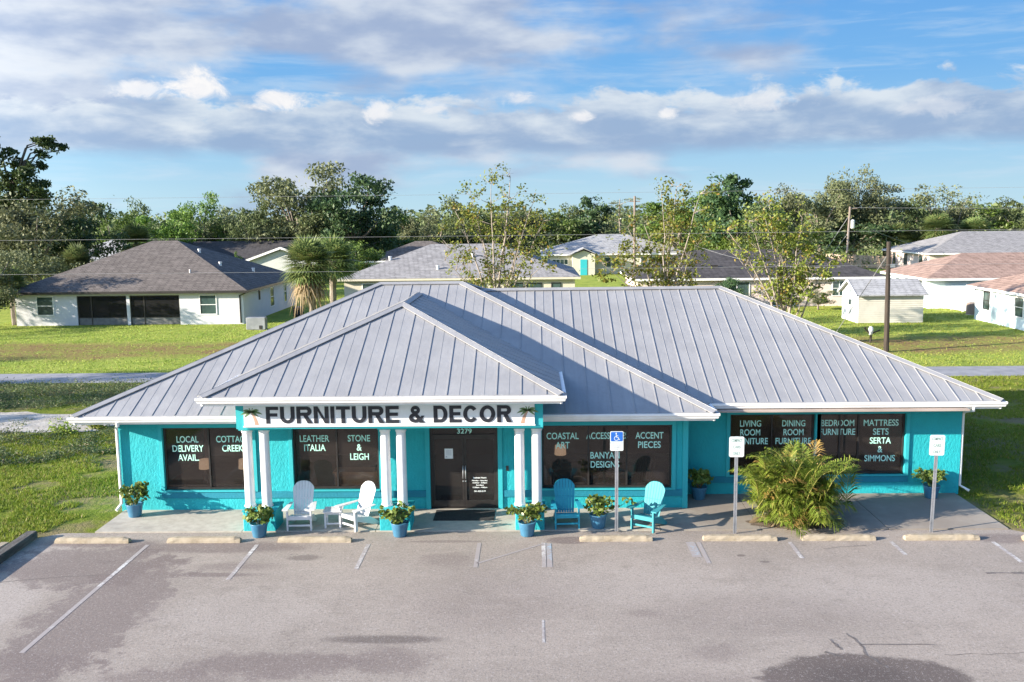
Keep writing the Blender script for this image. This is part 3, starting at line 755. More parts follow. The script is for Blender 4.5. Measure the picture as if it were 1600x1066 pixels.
# eaves: soffit, fascia, gutter
def eave(name_f, path, z, inward):
    """fascia, stepped gutter and soffit along an eave polyline (counter-clockwise seen from above)"""
    fa = MB(); gu = MB()
    for (p, q) in zip(path[:-1], path[1:]):
        d = Vector((q[0] - p[0], q[1] - p[1], 0)).normalized(); n = Vector((d.y, -d.x, 0))    # n points outward
        P = Vector((p[0], p[1], 0)); Q = Vector((q[0], q[1], 0))
        fa.bar(P - n * .05 + Vector((0, 0, z - .135)), Q - n * .05 + Vector((0, 0, z - .135)), .03, .19)
        prof = [(-.034, -.025), (-.034, -.155), (.035, -.155), (.052, -.10), (.075, -.075), (.075, -.018), (.058, -.018), (.058, -.025)]
        pa = [P + n * (a + .02) + Vector((0, 0, z + b)) - d * (a + .02) for a, b in prof]; qa = [Q + n * (a + .02) + Vector((0, 0, z + b)) + d * (a + .02) for a, b in prof]
        m = len(prof); gu.add(pa + qa, [tuple(range(m)), tuple(range(2 * m - 1, m - 1, -1))] + [(i, i + m, (i + 1) % m + m, (i + 1) % m) for i in range(m)])
    fa.build('fascia', MT['white'], store); gu.build('gutter', MT['white'], store)


eave('main', [(XL, YB), (XL, Y0), (XR, Y0), (XR, Y02 - .1)], ZE, .7); eave('right', [(XR + .1, Y02), (XR2, Y02), (XR2, YB2)], ZE, .7)
eave('portico', [(PXL, yv - .1), (PXL, PY0), (PXR, PY0), (PXR, yv - .1)], PZE, .6)
so = MB(); so.box(XL + .065, XR - .065, Y0 + .065, YF + .05, 2.615, 2.635); so.box(XL + .065, -11.4, YF + .05, YB - .1, 2.615, 2.635); so.box(4.16, XR - .065, YF + .05, Y02 + .06, 2.615, 2.635)
so.box(4.16, XR2 - .065, Y02 + .066, YR + .05, 2.612, 2.632); so.box(12.0, XR2 - .065, YR + .05, YB2 - .1, 2.612, 2.632)
so.box(PXL + .065, PXR - .065, PY0 + .065, 24.7, 3.42, 3.44)
so.build('soffit', MT['teal_trim'], store)
# portico beam, columns, pedestals
bm_ = MB(); bm_.box(-7.55, .22, 22.86, 23.06, 2.72, 3.42); bm_.box(-7.55, -7.35, 23.06, 24.9, 2.72, 3.42); bm_.box(.02, .22, 23.06, 24.9, 2.72, 3.42); bm_.box(-7.35, .02, 23.06, YF, 2.74, 2.76)
bm_.build('portico_beam', MT['teal_trim'], store)
MB().box(-7.36, .03, 22.815, 22.86, 2.775, 2.805).build('beam_moulding', MT['white'], store)
for x0, cols in ((-7.50, (-7.41, -6.97)), (-3.98, (-3.84, -3.43)), (-.50, (-.385, .055))):
    x1 = x0 + (.83 if x0 < -5 else .79 if x0 < -2 else .74); ya, yb = 22.87, 23.62
    pd = MB(); pd.cbox(x0, x1, ya, yb, -.05, .54, .012); pd.box(x0 - .02, x1 + .02, ya - .02, yb + .02, .54, .585)
    pd.build('pedestal', MT['teal'], store)
    MB().box(min(cols) - .17, max(cols) + .17, 23.09, 23.43, 2.63, 2.72).build('column_capital', MT['teal_trim'], store)
    for cx in cols:
        MB().lathe([(.150, .585), (.150, .615), (.132, .635), (.128, .70), (.122, 2.50), (.122, 2.54), (.14, 2.56), (.14, 2.63)], 20, (cx, 23.25, 0)).build('column', MT['white'], store, False)
# downspouts, tap and roof penetrations
MB().tube([(-11.05, 23.86, 2.70), (-11.05, 23.86, 2.60), (-11.42, 24.55, 2.42), (-11.42, 24.585, 2.32), (-11.42, 24.585, .25), (-11.50, 24.40, .10)], .042, 8).build('downspout', MT['white'], store)
MB().tube([(12.0, 25.12, 2.70), (12.0, 25.14, 2.58), (12.09, 25.8, 2.42), (12.1, 25.93, 2.32), (12.1, 25.93, .25), (12.32, 25.80, .12)], .040, 8).build('downspout', MT['white'], store)

# ------------------------------------------------------------------ store sign
sign = empty('store_sign', (0, 0, 0), 0, 'long white sign board reading FURNITURE & DECOR above the portico columns', 'sign')
MB().box(-7.34, .01, 22.825, 22.86, 2.81, 3.40).build('board', MT['board'], sign)
def block_letters(word, x, z, h, pitch):
    """heavy sans capitals drawn as strokes; pitch: letter -> width as a share of the cap height"""
    b = MB(); t = .235 * h; yq = [0.]
    def quad(pts): yq[0] += .00012; b.prism([(px, 22.818 - yq[0], pz) for px, pz in pts], (0, .006, 0))
    def bar(x0, z0, x1, z1): quad([(x0, z0), (x1, z0), (x1, z1), (x0, z1)])
    def arc(cx, cz, rx, rz, a0, a1, tx=None):
        tx = tx or t; n = max(4, int(abs(a1 - a0) / 12)); A_ = [math.radians(a0 + (a1 - a0) * i / n) for i in range(n + 1)]; tz = t * .86
        for p, q in zip(A_[:-1], A_[1:]):
            quad([(cx + rx * math.cos(p), cz + rz * math.sin(p)), (cx + rx * math.cos(q), cz + rz * math.sin(q)), (cx + (rx - tx) * math.cos(q), cz + (rz - tz) * math.sin(q)), (cx + (rx - tx) * math.cos(p), cz + (rz - tz) * math.sin(p))])
    m = z + h / 2
    for ch in word:
        w = pitch[ch] * h; X = x + w; T2 = t * .82
        if ch in 'FE':
            bar(x, z, x + t, z + h); bar(x + t, z + h - T2, X, z + h); bar(x + t, m - T2 * .42, X - .06 * h, m + T2 * .58)
            if ch == 'E': bar(x + t, z, X, z + T2)
        elif ch == 'I': bar(x, z, x + t, z + h)
        elif ch == 'T': bar(x, z + h - T2, X, z + h); bar(x + w / 2 - t / 2, z, x + w / 2 + t / 2, z + h - T2)
        elif ch == 'N': bar(x, z, x + t, z + h); bar(X - t, z, X, z + h); quad([(x + t * .35, z + h), (x + t, z + h), (X - t * .35, z), (X - t, z)])
        elif ch == 'U': bar(x, z + w / 2, x + t, z + h); bar(X - t, z + w / 2, X, z + h); arc(x + w / 2, z + w / 2, w / 2, w / 2, 180, 360)
        elif ch == 'D': bar(x, z, x + t, z + h); bar(x + t, z + h - T2 * 1.04, x + w * .5, z + h); bar(x + t, z, x + w * .5, z + T2 * 1.04); arc(x + w * .5, m, w * .5, h / 2, -90, 90)
        elif ch == 'O': arc(x + w / 2, m, w / 2, h / 2, 0, 360)
        elif ch == 'C': arc(x + w / 2, m, w / 2, h / 2, 36, 324)
        elif ch == 'R':
            bar(x, z, x + t, z + h); r = h * .275; bar(x + t, z + h - T2, X - r - .02 * h, z + h); bar(x + t, z + h - 2 * r, X - r - .02 * h, z + h - 2 * r + T2); arc(X - r - .02 * h, z + h - r, r, r, -90, 90)
            quad([(x + w * .42, z + h - 2 * r + .02), (x + w * .42 + t * 1.05, z + h - 2 * r + .02), (X + .03 * h, z), (X - t * 1.15, z)])
        elif ch == '&':
            arc(x + w * .42, z + h * .745, w * .30, h * .255, 0, 360, t * .8); arc(x + w * .40, z + h * .29, w * .40, h * .29, 95, 352, t * .95)
            quad([(x + w * .20, z + h * .66), (x + w * .45, z + h * .66), (X + .02 * h, z), (X - w * .32, z)]); quad([(x + w * .66, z + h * .22), (x + w * .80, z + h * .12), (X, z + h * .42), (X - w * .20, z + h * .42)])
        x = X + .10 * h
    b.build('lettering', MT['black'], sign); return x


PW = dict(F=.72, U=.84, R=.90, N=.86, I=.235, T=.80, E=.76, D=.88, C=.92, O=.98); PW['&'] = .95
def fit(word, x0, x1, z, h):
    need = sum(PW[c] for c in word) + .10 * (len(word) - 1); k = (x1 - x0) / (need * h); block_letters(word, x0, z, h, {c: (PW[c] * k + (k - 1) * .10 * (len(word) - 1) / len(word)) if c != 'I' else .235 for c in word})
fit('FURNITURE', -6.77, -3.40, 2.865, .435); fit('&', -3.15, -2.76, 2.865, .435); fit('DECOR', -2.53, -.57, 2.865, .435)


def palm_emblem(x, flip):
    b = MB(); k = -1 if flip else 1
    pts = [(x + k * (.05 - .13 * (i / 8) ** 1.6), 2.83 + .34 * i / 8) for i in range(9)]
    for (p, q), i in zip(zip(pts[:-1], pts[1:]), range(8)):
        w0, w1 = .052 - .003 * i, .052 - .003 * (i + 1)
        b.prism([(p[0] - w0, 22.823, p[1]), (p[0] + w0, 22.823, p[1]), (q[0] + w1, 22.823, q[1]), (q[0] - w1, 22.823, q[1])], (0, .002, 0))
    tx, tz = pts[-1]; b.k = 1
    for a, L, droop in ((10, .28, .10), (40, .26, .09), (75, .17, .03), (110, .17, .03), (145, .26, .09), (172, .28, .11), (-25, .20, .06), (205, .20, .07)):
        prev = None; sgn = 1 if math.cos(math.radians(a)) > 0 else -1
        up_, dn = [], []
        for i in range(7):
            t = i / 6; px_ = tx + L * t * math.cos(math.radians(a)); pz = tz + L * t * math.sin(math.radians(a)) * .8 - droop * t * t
            w = .030 * math.sin(math.pi * min(1, t * .85 + .12)); up_.append((px_, 22.8195, pz + w)); dn.append((px_, 22.8195, pz - w * 1.2))
        b.prism(dn + up_[::-1], (0, .002, 0))
    b.build('palm_emblem', [m_palmbrown, m_palmgreen], sign)


m_palmbrown = m_two('emblem_brown', (.42, .25, .17), (.50, .32, .23), 6, .6); m_palmgreen = m_two('emblem_green', (.09, .17, .06), (.16, .24, .10), 20, .6)
palm_emblem(-7.06, False); palm_emblem(-.24, True)

# ------------------------------------------------------------------ leaf helpers
def leaves(rs, P, size, aspect=.5, upbias=.3, shape=4, droop=None):
    """numpy corners of one leaf per point"""
    n = len(P); nr = rs.normal(size=(n, 3)); nr[:, 2] = np.abs(nr[:, 2]) * (1 + upbias); nr /= np.linalg.norm(nr, axis=1)[:, None]
    t = rs.normal(size=(n, 3)); t -= nr * (t * nr).sum(1)[:, None]; t /= np.linalg.norm(t, axis=1)[:, None]; w = np.cross(nr, t)
    L = size * rs.uniform(.6, 1.25, n)[:, None]; Wd = L * aspect
    if shape == 4: c = [P - t * L * .5, P + w * Wd * .5, P + t * L * .5, P - w * Wd * .5]
    else: c = [P - t * L * .5, P - t * L * .1 + w * Wd * .5, P + t * L * .25 + w * Wd * .42, P + t * L * .5, P + t * L * .25 - w * Wd * .42, P - t * L * .1 - w * Wd * .5]
    return np.stack(c, 1).reshape(-1, 3)


def clumps(rs, blobs, n, sub=9, spread=.34, flat=.8):
    """points gathered into sub-clumps on the surfaces of ellipsoid blobs"""
    vol = np.array([b[3] * b[4] + b[4] * b[5] + b[3] * b[5] for b in blobs]); cnt = (n * vol / vol.sum()).astype(int); out = []
    for b, c in zip(blobs, cnt):
        d = rs.normal(size=(sub, 3)); d /= np.linalg.norm(d, axis=1)[:, None]; d[:, 2] = d[:, 2] * .85 + .12
        ctr = np.array(b[:3]) + d * np.array(b[3:]) * rs.uniform(.55, 1.0, sub)[:, None]
        wts = rs.dirichlet(np.ones(sub) * 3); idx = rs.choice(sub, c, p=wts)
        g = rs.normal(size=(c, 3)); g *= (rs.uniform(size=c) ** .45 * 1.75 / np.linalg.norm(g, axis=1))[:, None]; g = g * spread * np.array(b[3:]) * rs.uniform(.7, 1.2, sub)[idx][:, None]; g[:, 2] *= flat
        out.append(ctr[idx] + g)
    return np.concatenate(out)


# ------------------------------------------------------------------ potted plants
PG = 'blue pots of leafy shrubs along the shop front'


def potted(loc, seed, label, w=.42, h=.50, stray=0, pot_s=1.0):
    rs = np.random.RandomState(seed)
    t = empty('potted_plant', loc, 0, label, 'potted plant', PG)
    s = pot_s
    MB().lathe([(.155 * s, 0), (.165 * s, .01), (.215 * s, .30), (.235 * s, .345), (.238 * s, .36), (.215 * s, .36), (.205 * s, .33)], 20).build('pot', MT['pot'], t, True)
    MB().lathe([(.001, .325), (.206 * s, .325)], 16).build('soil', MT['soil'], t)
    st = MB(); ends = []
    for i in range(11):
        a = rs.uniform(0, 6.28); r = w * rs.uniform(.3, .85); z = .36 + h * rs.uniform(.35, .9)
        e = (r * math.cos(a), r * math.sin(a), z); ends.append(e)
        st.tube([(.05 * math.cos(a), .05 * math.sin(a), .33), (.45 * e[0], .45 * e[1], .33 + (z - .33) * .6), e], [.012, .009, .005], 5)
    if stray:
        e = (stray, -.1, .36 + h * .75); ends.append(e); st.tube([(.1, 0, .33), (stray * .6, -.05, .5), e], [.01, .008, .005], 5)
    st.build('stems', MT['stem'], t)
    bl = [(0, 0, .36 + h * .38, w * .72, w * .72, h * .42)] + [(e[0], e[1], e[2], .13, .13, .10) for e in ends]
    P = clumps(rs, bl, 430, 12, .30)
    P = P[P[:, 2] > .26]
    me = np_mesh('foliage', leaves(rs, P, .125, .55, .2, 6), 6, MT['leaf_pot']); link('foliage', me, t)
    return t


potted((-10.86, 24.12, .035), 1, 'leafy shrub in blue pot at the far left corner of the teal shop', .46, .56)
potted((-7.0, 22.55, .01), 2, 'leafy shrub in blue pot before the left column pair, left of the white chairs', .46, .42)
potted((-3.42, 22.55, .01), 3, 'leafy shrub in blue pot before the middle column pair, between white chair and door mat', .48, .40)
potted((-.20, 22.55, .01), 4, 'leafy shrub in blue pot before the right column pair, beside the blue chair', .50, .46)
potted((1.62, 23.05, .035), 5, 'straggling shrub in blue pot between the blue chair and the aqua chair', .46, .50, .75)
potted((4.62, 25.45, .035), 6, 'dark shaded shrub in blue pot in the inner corner of the teal walls', .34, .55)
potted((11.1, 25.45, .035), 7, 'leafy shrub in blue pot at the right end of the shop, behind a signpost', .50, .50)

# ------------------------------------------------------------------ adirondack chairs and table
def chair_parts(t, m, seed=0):
    V = Vector
    # seat slats, sloping down towards the back
    s = MB()
    for i in range(6):
        y0 = -.30 + i * .095; z0 = .37 - .055 * i * .45
        s.bar((-.27, y0, z0), (.27, y0, z0), .082, .022, (0, .18, 1))
    s.build('seat', m, t)
    bk = MB(); n = 7
    for i in range(n):
        u = (i - (n - 1) / 2); xb = u * .066; xt = u * .080; top = 1.07 - .016 * u * u
        wb, wt = .029, .0365
        def pt(x, z): return (x, .17 + (z - .27) * .36, z)
        def arch(x): return 1.09 - .95 * x * x - (.10 * (abs(x) / .28) ** 4)
        xs = [xt - wt, xt - wt / 3, xt + wt / 3, xt + wt]
        bk.prism([pt(xb - wb, .27), pt(xb + wb, .27)] + [pt(q, arch(q)) for q in xs[::-1]], (0, .02, .006))
    bk.bar((-.24, .335, .66), (.24, .335, .66), .05, .025); bk.bar((-.21, .215, .34), (.21, .215, .34), .05, .025)
    bk.build('backrest', m, t)
    for sx in (-1, 1):
        a = MB(); a.add([(sx * .265, -.40, .545), (sx * .415, -.40, .545), (sx * .425, -.30, .545), (sx * .345, .33, .545), (sx * .275, .33, .545), (sx * .265, .0, .545)] +
                        [(sx * .265, -.40, .57), (sx * .415, -.40, .57), (sx * .425, -.30, .57), (sx * .345, .33, .57), (sx * .275, .33, .57), (sx * .265, .0, .57)],
                        [(0, 1, 2, 3, 4, 5), (6, 7, 8, 9, 10, 11)] + [(i, (i + 1) % 6, 6 + (i + 1) % 6, 6 + i) for i in range(6)])
        a.build('armrest', m, t)
        MB().box(sx * .30 - .02, sx * .30 + .02, -.36, -.27, 0, .545).build('front_leg', m, t)
        r = MB(); r.prism([(sx * .262, -.33, .27), (sx * .262, -.33, .385), (sx * .262, .20, .265), (sx * .262, .50, .06), (sx * .262, .52, 0), (sx * .262, .41, 0)], (sx * .028, 0, 0)); r.build('rear_leg', m, t)
    MB().bar((-.28, -.335, .335), (.28, -.335, .335), .022, .10).build('apron', m, t)
    MB().bar((-.28, -.315, .13), (.28, -.315, .13), .025, .045).build('stretcher', m, t)


CG = 'adirondack chairs on the shop walk'
def chair(x, y, rz, m, label):
    t = empty('adirondack_chair', (x, y, .035), rz, label, 'chair', CG); chair_parts(t, MT[m]); return t


chair(-6.08, 23.22, math.radians(3), 'chair_white', 'white slatted adirondack chair left of the small table, facing the car park')
chair(-4.62, 23.22, math.radians(-38), 'chair_white', 'white slatted adirondack chair right of the small table, turned towards it')
chair(.80, 23.28, math.radians(4), 'chair_blue', 'shaded blue adirondack chair beside the right column pair')
chair(2.90, 23.05, math.radians(-33), 'chair_teal', 'sunlit aqua adirondack chair turned left, right of the handicap sign')
t = empty('side_table', (-5.25, 23.25, .035), math.radians(4), 'small white slatted side table between the two white chairs', 'table')
b = MB()
for i in range(5): b.box(-.24, .24, -.22 + i * .09, -.22 + i * .09 + .08, .43, .455)
b.build('tabletop', MT['chair_white'], t)
for sx in (-1, 1):
    for sy in (-1, 1): MB().box(sx * .19 - .022, sx * .19 + .022, sy * .17 - .022, sy * .17 + .022, 0, .43).build('leg', MT['chair_white'], t)
b = MB(); b.box(-.165, .165, -.182, -.160, .36, .43); b.box(-.165, .165, .160, .182, .36, .43); b.box(-.165, .165, -.18, -.165, .10, .14); b.build('apron', MT['chair_white'], t)
# door mat
m = MB(); m.cbox(-2.70, -1.08, 23.62, 24.50, .036, .048, .006); tag(m.build('door_mat', MT['mat']), 'flat black door mat in front of the glass double door', 'door mat')

# ------------------------------------------------------------------ wheel stops
SG = 'concrete wheel stops along the walk'
first = None
LBL = ['wheel stop at the left end of the row, nearest the lawn', 'wheel stop in front of the left window, before the potted shrub', 'wheel stop in front of the two white chairs',
       'wheel stop below the blue handicap sign', 'wheel stop at the foot of the sign left of the palm clump', 'wheel stop in front of the bushy palm clump', 'wheel stop at the right end of the row, under the leaning sign']
for i, (xa, xb) in enumerate(((-12.03, -10.15), (-9.19, -7.35), (-6.41, -4.57), (1.1, 2.89), (4.14, 5.94), (6.56, 8.35), (9.06, 10.87))):
    L = (xb - xa) / 2
    s = MB(); n = 12; rr = random.Random(i)
    vs = []
    for j in range(n + 1):
        x = -L + 2 * L * j / n; e = .02 if j in (0, n) else 0; jx = lambda: rr.uniform(-.006, .006)
        vs += [(x, -.09 + jx(), 0), (x, -.082 + jx() + e * .3, .06 + jx()), (x + (e if j == 0 else -e), -.05 + jx() + e, .125 - e + jx()), (x + (e if j == 0 else -e), .05 + jx() - e, .125 - e + jx()), (x, .09 + jx(), .05), (x, .09, 0)]
    fs = [tuple(range(5, -1, -1)), tuple(n * 6 + q for q in range(6))]
    for j in range(n):
        for q in range(6): fs.append((j * 6 + q, (j + 1) * 6 + q, (j + 1) * 6 + (q + 1) % 6, j * 6 + (q + 1) % 6))
    o = s.add(vs, fs).build('wheel_stop', MT['stop']); o.location = ((xa + xb) / 2, 22.15, .009); o.rotation_euler = (0, 0, rr.uniform(-.012, .012))
    tag(o, 'tan concrete ' + LBL[i], 'wheel stop', SG)
# timbers edging the lot
b = MB(); b.cbox(-.13, .13, -2.3, 2.3, 0, .20, .02); o = b.build('landscape_timber', MT['wood_dark']); o.location = (-12.72, 20.2, .002); o.rotation_euler = (0, 0, math.radians(2)); tag(o, 'long dark weathered timber along the left edge of the car park', 'timber')
b = MB(); b.cbox(-.11, .11, -.62, .62, 0, .17, .02); o = b.build('landscape_timber', MT['stop']); o.location = (-13.12, 21.15, .002); o.rotation_euler = (0, 0, math.radians(-4)); tag(o, 'short pale timber on the grass beside the long dark one', 'timber')
b = MB(); rs = random.Random(8)
for i in range(3):
    pass
b.lathe([(.02, -.02), (.24, .02), (.27, .12), (.20, .20), (.06, .23)], 9); o = b.build('rock', MT['stop']); o.location = (12.15, 22.0, 0); o.scale = (1.2, .8, .8); tag(o, 'pale rock at the right corner of the car park', 'rock')

# ------------------------------------------------------------------ sign posts
def rrect(x0, x1, z0, z1, y, r, n=5):
    pts = []
    for cx, cz, a0 in ((x1 - r, z0 + r, -90), (x1 - r, z1 - r, 0), (x0 + r, z1 - r, 90), (x0 + r, z0 + r, 180)):
        for i in range(n + 1):
            a = math.radians(a0 + 90 * i / n); pts.append((cx + r * math.cos(a), y, cz + r * math.sin(a)))
    return pts


def post(t, h):
    b = MB(); b.box(-.042, -.014, -.012, .004, 0, h); b.box(.014, .042, -.012, .004, 0, h); b.box(-.014, .014, .004, .020, 0, h); b.build('post', MT['steel'], t)


def compact(x, y, label, tilt=0):
    t = empty('parking_sign', (x, y, .01), 0, label, 'sign', 'compact car signs'); post(t, 2.50)
    MB().prism(rrect(-.185, .185, 1.98, 2.50, -.022, .045), (0, .006, 0)).build('sign_panel', MT['signwhite'], t)
    for i, (s, w) in enumerate((('COMPACT', .27), ('CARS', .19), ('ONLY', .18))): put_text(s, 0, -.0235, 2.44 - .165 * i, .1, MT['signgreen'], t, bold=.01, width=w, height=.075, depth=.001)
    t.rotation_euler = (0, tilt, 0); return t


compact(5.02, 22.62, 'white COMPACT CARS ONLY sign on a metal post left of the palm clump')
compact(9.93, 22.66, 'white COMPACT CARS ONLY sign on a leaning post near the right shop end', math.radians(.9))
t = empty('handicap_sign', (2.06, 22.74, .035), 0, 'blue and white wheelchair parking sign on a metal post before the large window', 'sign'); post(t, 2.58)
MB().prism(rrect(-.165, .165, 2.10, 2.60, -.022, .03), (0, .006, 0)).build('sign_panel', MT['signwhite'], t)
MB().prism(rrect(-.148, .148, 2.345, 2.585, -.0245, .025), (0, .002, 0)).build('blue_panel', MT['signblue'], t)
w = MB(); yy = -.027
ring = [(.052 * math.cos(a), .052 * math.sin(a)) for a in [math.radians(100 + 260 * i / 20) for i in range(21)]]
for p, q in zip(ring[:-1], ring[1:]): w.bar((p[0] - .01, yy, 2.42 + p[1]), (q[0] - .01, yy, 2.42 + q[1]), .002, .014, (0, 0, 1) if abs(p[1] - q[1]) < abs(p[0] - q[0]) else (1, 0, 0))
w.tube([(-.015, yy + .001, 2.55), (-.015, yy - .001, 2.55)], .017, 10)
w.bar((-.015, yy, 2.53), (-.010, yy, 2.45), .002, .018, (1, 0, 0)); w.bar((-.012, yy, 2.49), (.035, yy, 2.487), .002, .012); w.bar((-.012, yy, 2.453), (.038, yy, 2.447), .002, .014); w.bar((.036, yy, 2.45), (.062, yy, 2.385), .002, .014, (1, 0, 0)); w.bar((.058, yy, 2.383), (.082, yy, 2.392), .002, .012)
w.build('wheelchair_symbol', MT['signwhite'], t)
for i, s in enumerate(('PARKING BY', 'DISABLED', 'PERMIT', 'ONLY')): put_text(s, 0, -.0235, 2.32 - .053 * i, .05, MT['signgrey'], t, bold=.005, width=.045 * len(s) * .6 + .04, height=.035, depth=.001)

# ------------------------------------------------------------------ furniture seen through the glass, and one built reflection
def lamp(x, y, z, label, s=1.0):
    t = empty('table_lamp', (x, y, z), 0, label, 'lamp', 'table lamps in the shop windows', s)
    MB().lathe([(.09, 0), (.09, .02), (.03, .04), (.07, .12), (.075, .2), (.03, .30), (.012, .34), (.012, .42)], 12).build('base', MT['chair_dark'], t, True)
    MB().lathe([(.165, .40), (.15, .66)], 18).build('lamp_shade', MT['tan'], t, True)


def stand(x, y, w, d, h, label, m='chair_dark'):
    t = empty('display_table', (x, y, .04), 0, label, 'table')
    MB().cbox(-w / 2, w / 2, -d / 2, d / 2, h - .05, h, .01).build('tabletop', MT[m], t)
    for sx in (-1, 1):
        for sy in (-1, 1): MB().box(sx * (w / 2 - .05) - .03, sx * (w / 2 - .05) + .03, sy * (d / 2 - .05) - .03, sy * (d / 2 - .05) + .03, 0, h - .05).build('leg', MT[m], t)


stand(-8.85, 25.28, 1.9, .55, .62, 'dark display table holding two lamps behind the left shop window')
lamp(-9.27, 25.2, .66, 'tan drum table lamp under the word AVAIL in the left window'); lamp(-8.15, 25.2, .66, 'tan drum table lamp under the word CREEK, beside the column')
stand(.75, 25.3, .6, .5, .95, 'dark tall lamp table behind the left of the large window'); lamp(.72, 25.25, .99, 'peach drum table lamp below the word COASTAL')
t = empty('wooden_cabinet', (-4.95, 25.22, .04), 0, 'orange brown wooden cabinet behind the window below STONE & LEIGH', 'cabinet')
MB().cbox(-.62, .62, -.24, .24, .08, .92, .01).build('carcass', MT['oak'], t); MB().box(-.66, .66, -.27, .27, .92, .96).build('top', MT['oak'], t)
for k in (-.31, .31): MB().box(k - .27, k + .27, -.262, -.2402, .16, .86).build('cabinet_door', MT['oak'], t)
MB().box(-.56, .56, -.2, .2, 0, .08).build('plinth', MT['chair_dark'], t)
t = empty('armchair', (1.1, 25.9, .04), .3, 'dark armchair behind the large window under the lamp', 'armchair')
MB().cbox(-.38, .38, -.4, .3, .12, .45, .05).build('seat', MT['chair_dark'], t); MB().cbox(-.42, .42, .3, .5, .12, .95, .06).build('backrest', MT['chair_dark'], t)
for sx in (-1, 1): MB().cbox(sx * .46 - .08, sx * .46 + .08, -.4, .45, .1, .65, .04).build('armrest', MT['chair_dark'], t)
t = empty('chair_reflection', (3.0, 25.6, .04), -.5, 'dark slatted stand-in for a chair reflection in the right of the large window', 'chair'); chair_parts(t, MT['chair_dark'])  # dark chair added indoors to imitate the aqua chair's reflection in the glass
t = empty('house_plant', (2.0, 25.7, .04), 0, 'dark indoor plant behind the large window, below BANYAN DESIGNS', 'plant')
MB().lathe([(.12, 0), (.17, .3), (.15, .3)], 14).build('pot', MT['chair_dark'], t)
rs = np.random.RandomState(31); link('foliage', np_mesh('foliage', leaves(rs, clumps(rs, [(0, 0, .6, .4, .3, .35)], 260), .16, .4), 4, MT['darkleaf']), t)

# ------------------------------------------------------------------ areca palm clump
def areca(loc, label):
    rs = np.random.RandomState(12); t = empty('areca_palm', loc, 0, label, 'palm')
    st = MB(); G = []; D = []
    for i in range(205):
        a = rs.uniform(0, 2 * math.pi); hgt = rs.uniform(0, 1)
        base = np.array([rs.normal() * .40, rs.normal() * .26, .02]); out = np.array([math.cos(a), math.sin(a) * .75, 0])
        lay = rs.uniform(0, 1) if i < 165 else -.25
        L = rs.uniform(1.0, 1.45) * (1.28 if lay > .55 else .80)
        elev = math.radians(34 + 52 * lay + rs.uniform(-8, 8)); d = out * math.cos(elev) + np.array([0, 0, 1]) * math.sin(elev)
        p = base + np.array([0, 0, rs.uniform(.1, .55)]); pts = [p.copy()]; dd = d.copy()
        for k in range(11):
            p = p + dd * L / 11; dd = dd + out * .055 + np.array([0, 0, -.03 - .30 * (k / 11) ** 1.6]); dd /= np.linalg.norm(dd); pts.append(p.copy())
        if min(q[2] for q in pts) < .03: pts = [q if q[2] > .03 else np.array([q[0], q[1], .03]) for q in pts]
        st.tube([tuple(q) for q in pts], [.013 - .0095 * k / 11 for k in range(12)], 5)
        dry = rs.uniform() < .10
        for k in range(2, 12):
            for sub in range(3):
                u = min(11, k + sub / 3.); i0 = int(u); fr = u - i0; q = pts[i0] * (1 - fr) + pts[min(11, i0 + 1)] * fr
                tan = pts[min(11, i0 + 1)] - pts[max(0, i0 - 1)]; tan = tan / (np.linalg.norm(tan) + 1e-6)
                side = np.cross(tan, [0, 0, 1.]); side /= np.linalg.norm(side) + 1e-6; nrm = np.cross(side, tan)
                ll = .66 * math.sin(math.pi * (.16 + .80 * (u / 11.5))) * rs.uniform(.8, 1.15)
                for sg in (-1, 1):
                    dl = side * sg * .72 + tan * .62 + nrm * .30 + rs.normal(size=3) * .08; dl /= np.linalg.norm(dl)
                    mid = q + dl * ll * .5; tip = q + dl * ll + np.array([0, 0, -.085 * rs.uniform(.3, 1.7)]); w_ = np.cross(dl, nrm); w_ /= np.linalg.norm(w_) + 1e-6; w_ = w_ * .0145
                    mid = q + dl * ll * .45; tip = q + dl * ll * .85 + np.array([0, 0, -.30 * ll * rs.uniform(.5, 1.5)])
                    (D if dry else G).append(np.stack([q - w_ * .4, mid - w_, mid + w_, q + w_ * .4])); (D if dry else G).append(np.stack([mid - w_, tip - w_ * .1, tip + w_ * .1, mid + w_]))
    st.build('frond_stems', m_arecastem, t)
    for nm, arr, mm in (('fronds', G, MT['areca']), ('dry_fronds', D, MT['arecadry'])): link(nm, np_mesh(nm, np.concatenate(arr), 4, mm), t)
    sk = MB(); rr = random.Random(2)
    for i in range(46):
        a = rr.uniform(0, 6.28); r = rr.uniform(.1, .75); x, y = r * math.cos(a) * 1.1, r * math.sin(a) * .6
        sk.tube([(x * .8, y * .8, -.02), (x, y, rr.uniform(.25, .8))], [.028, .016], 6)
    for i in range(90):
        a = rr.uniform(0, 6.28); r = rr.uniform(.4, 1.05); x, y = r * math.cos(a), r * math.sin(a) * .55; q = rr.uniform(.25, .6)
        sk.add([(x, y, .25 * rr.random()), (x + .03, y, .2 * rr.random()), (x * 1.25 + rr.uniform(-.2, .2), y * 1.25, .02), (x * 1.25, y * 1.2, .015)], [(0, 1, 2, 3)])
    sk.build('dead_stubs', MT['deadleaf'], t)
    return t


m_arecastem = m_two('areca_stem', (.22, .22, .05), (.34, .30, .08), 5, .6)
areca((6.70, 23.40, .02), 'bushy yellow green palm clump in the walk between the two compact car signs').scale = (.90, .95, 1.05)

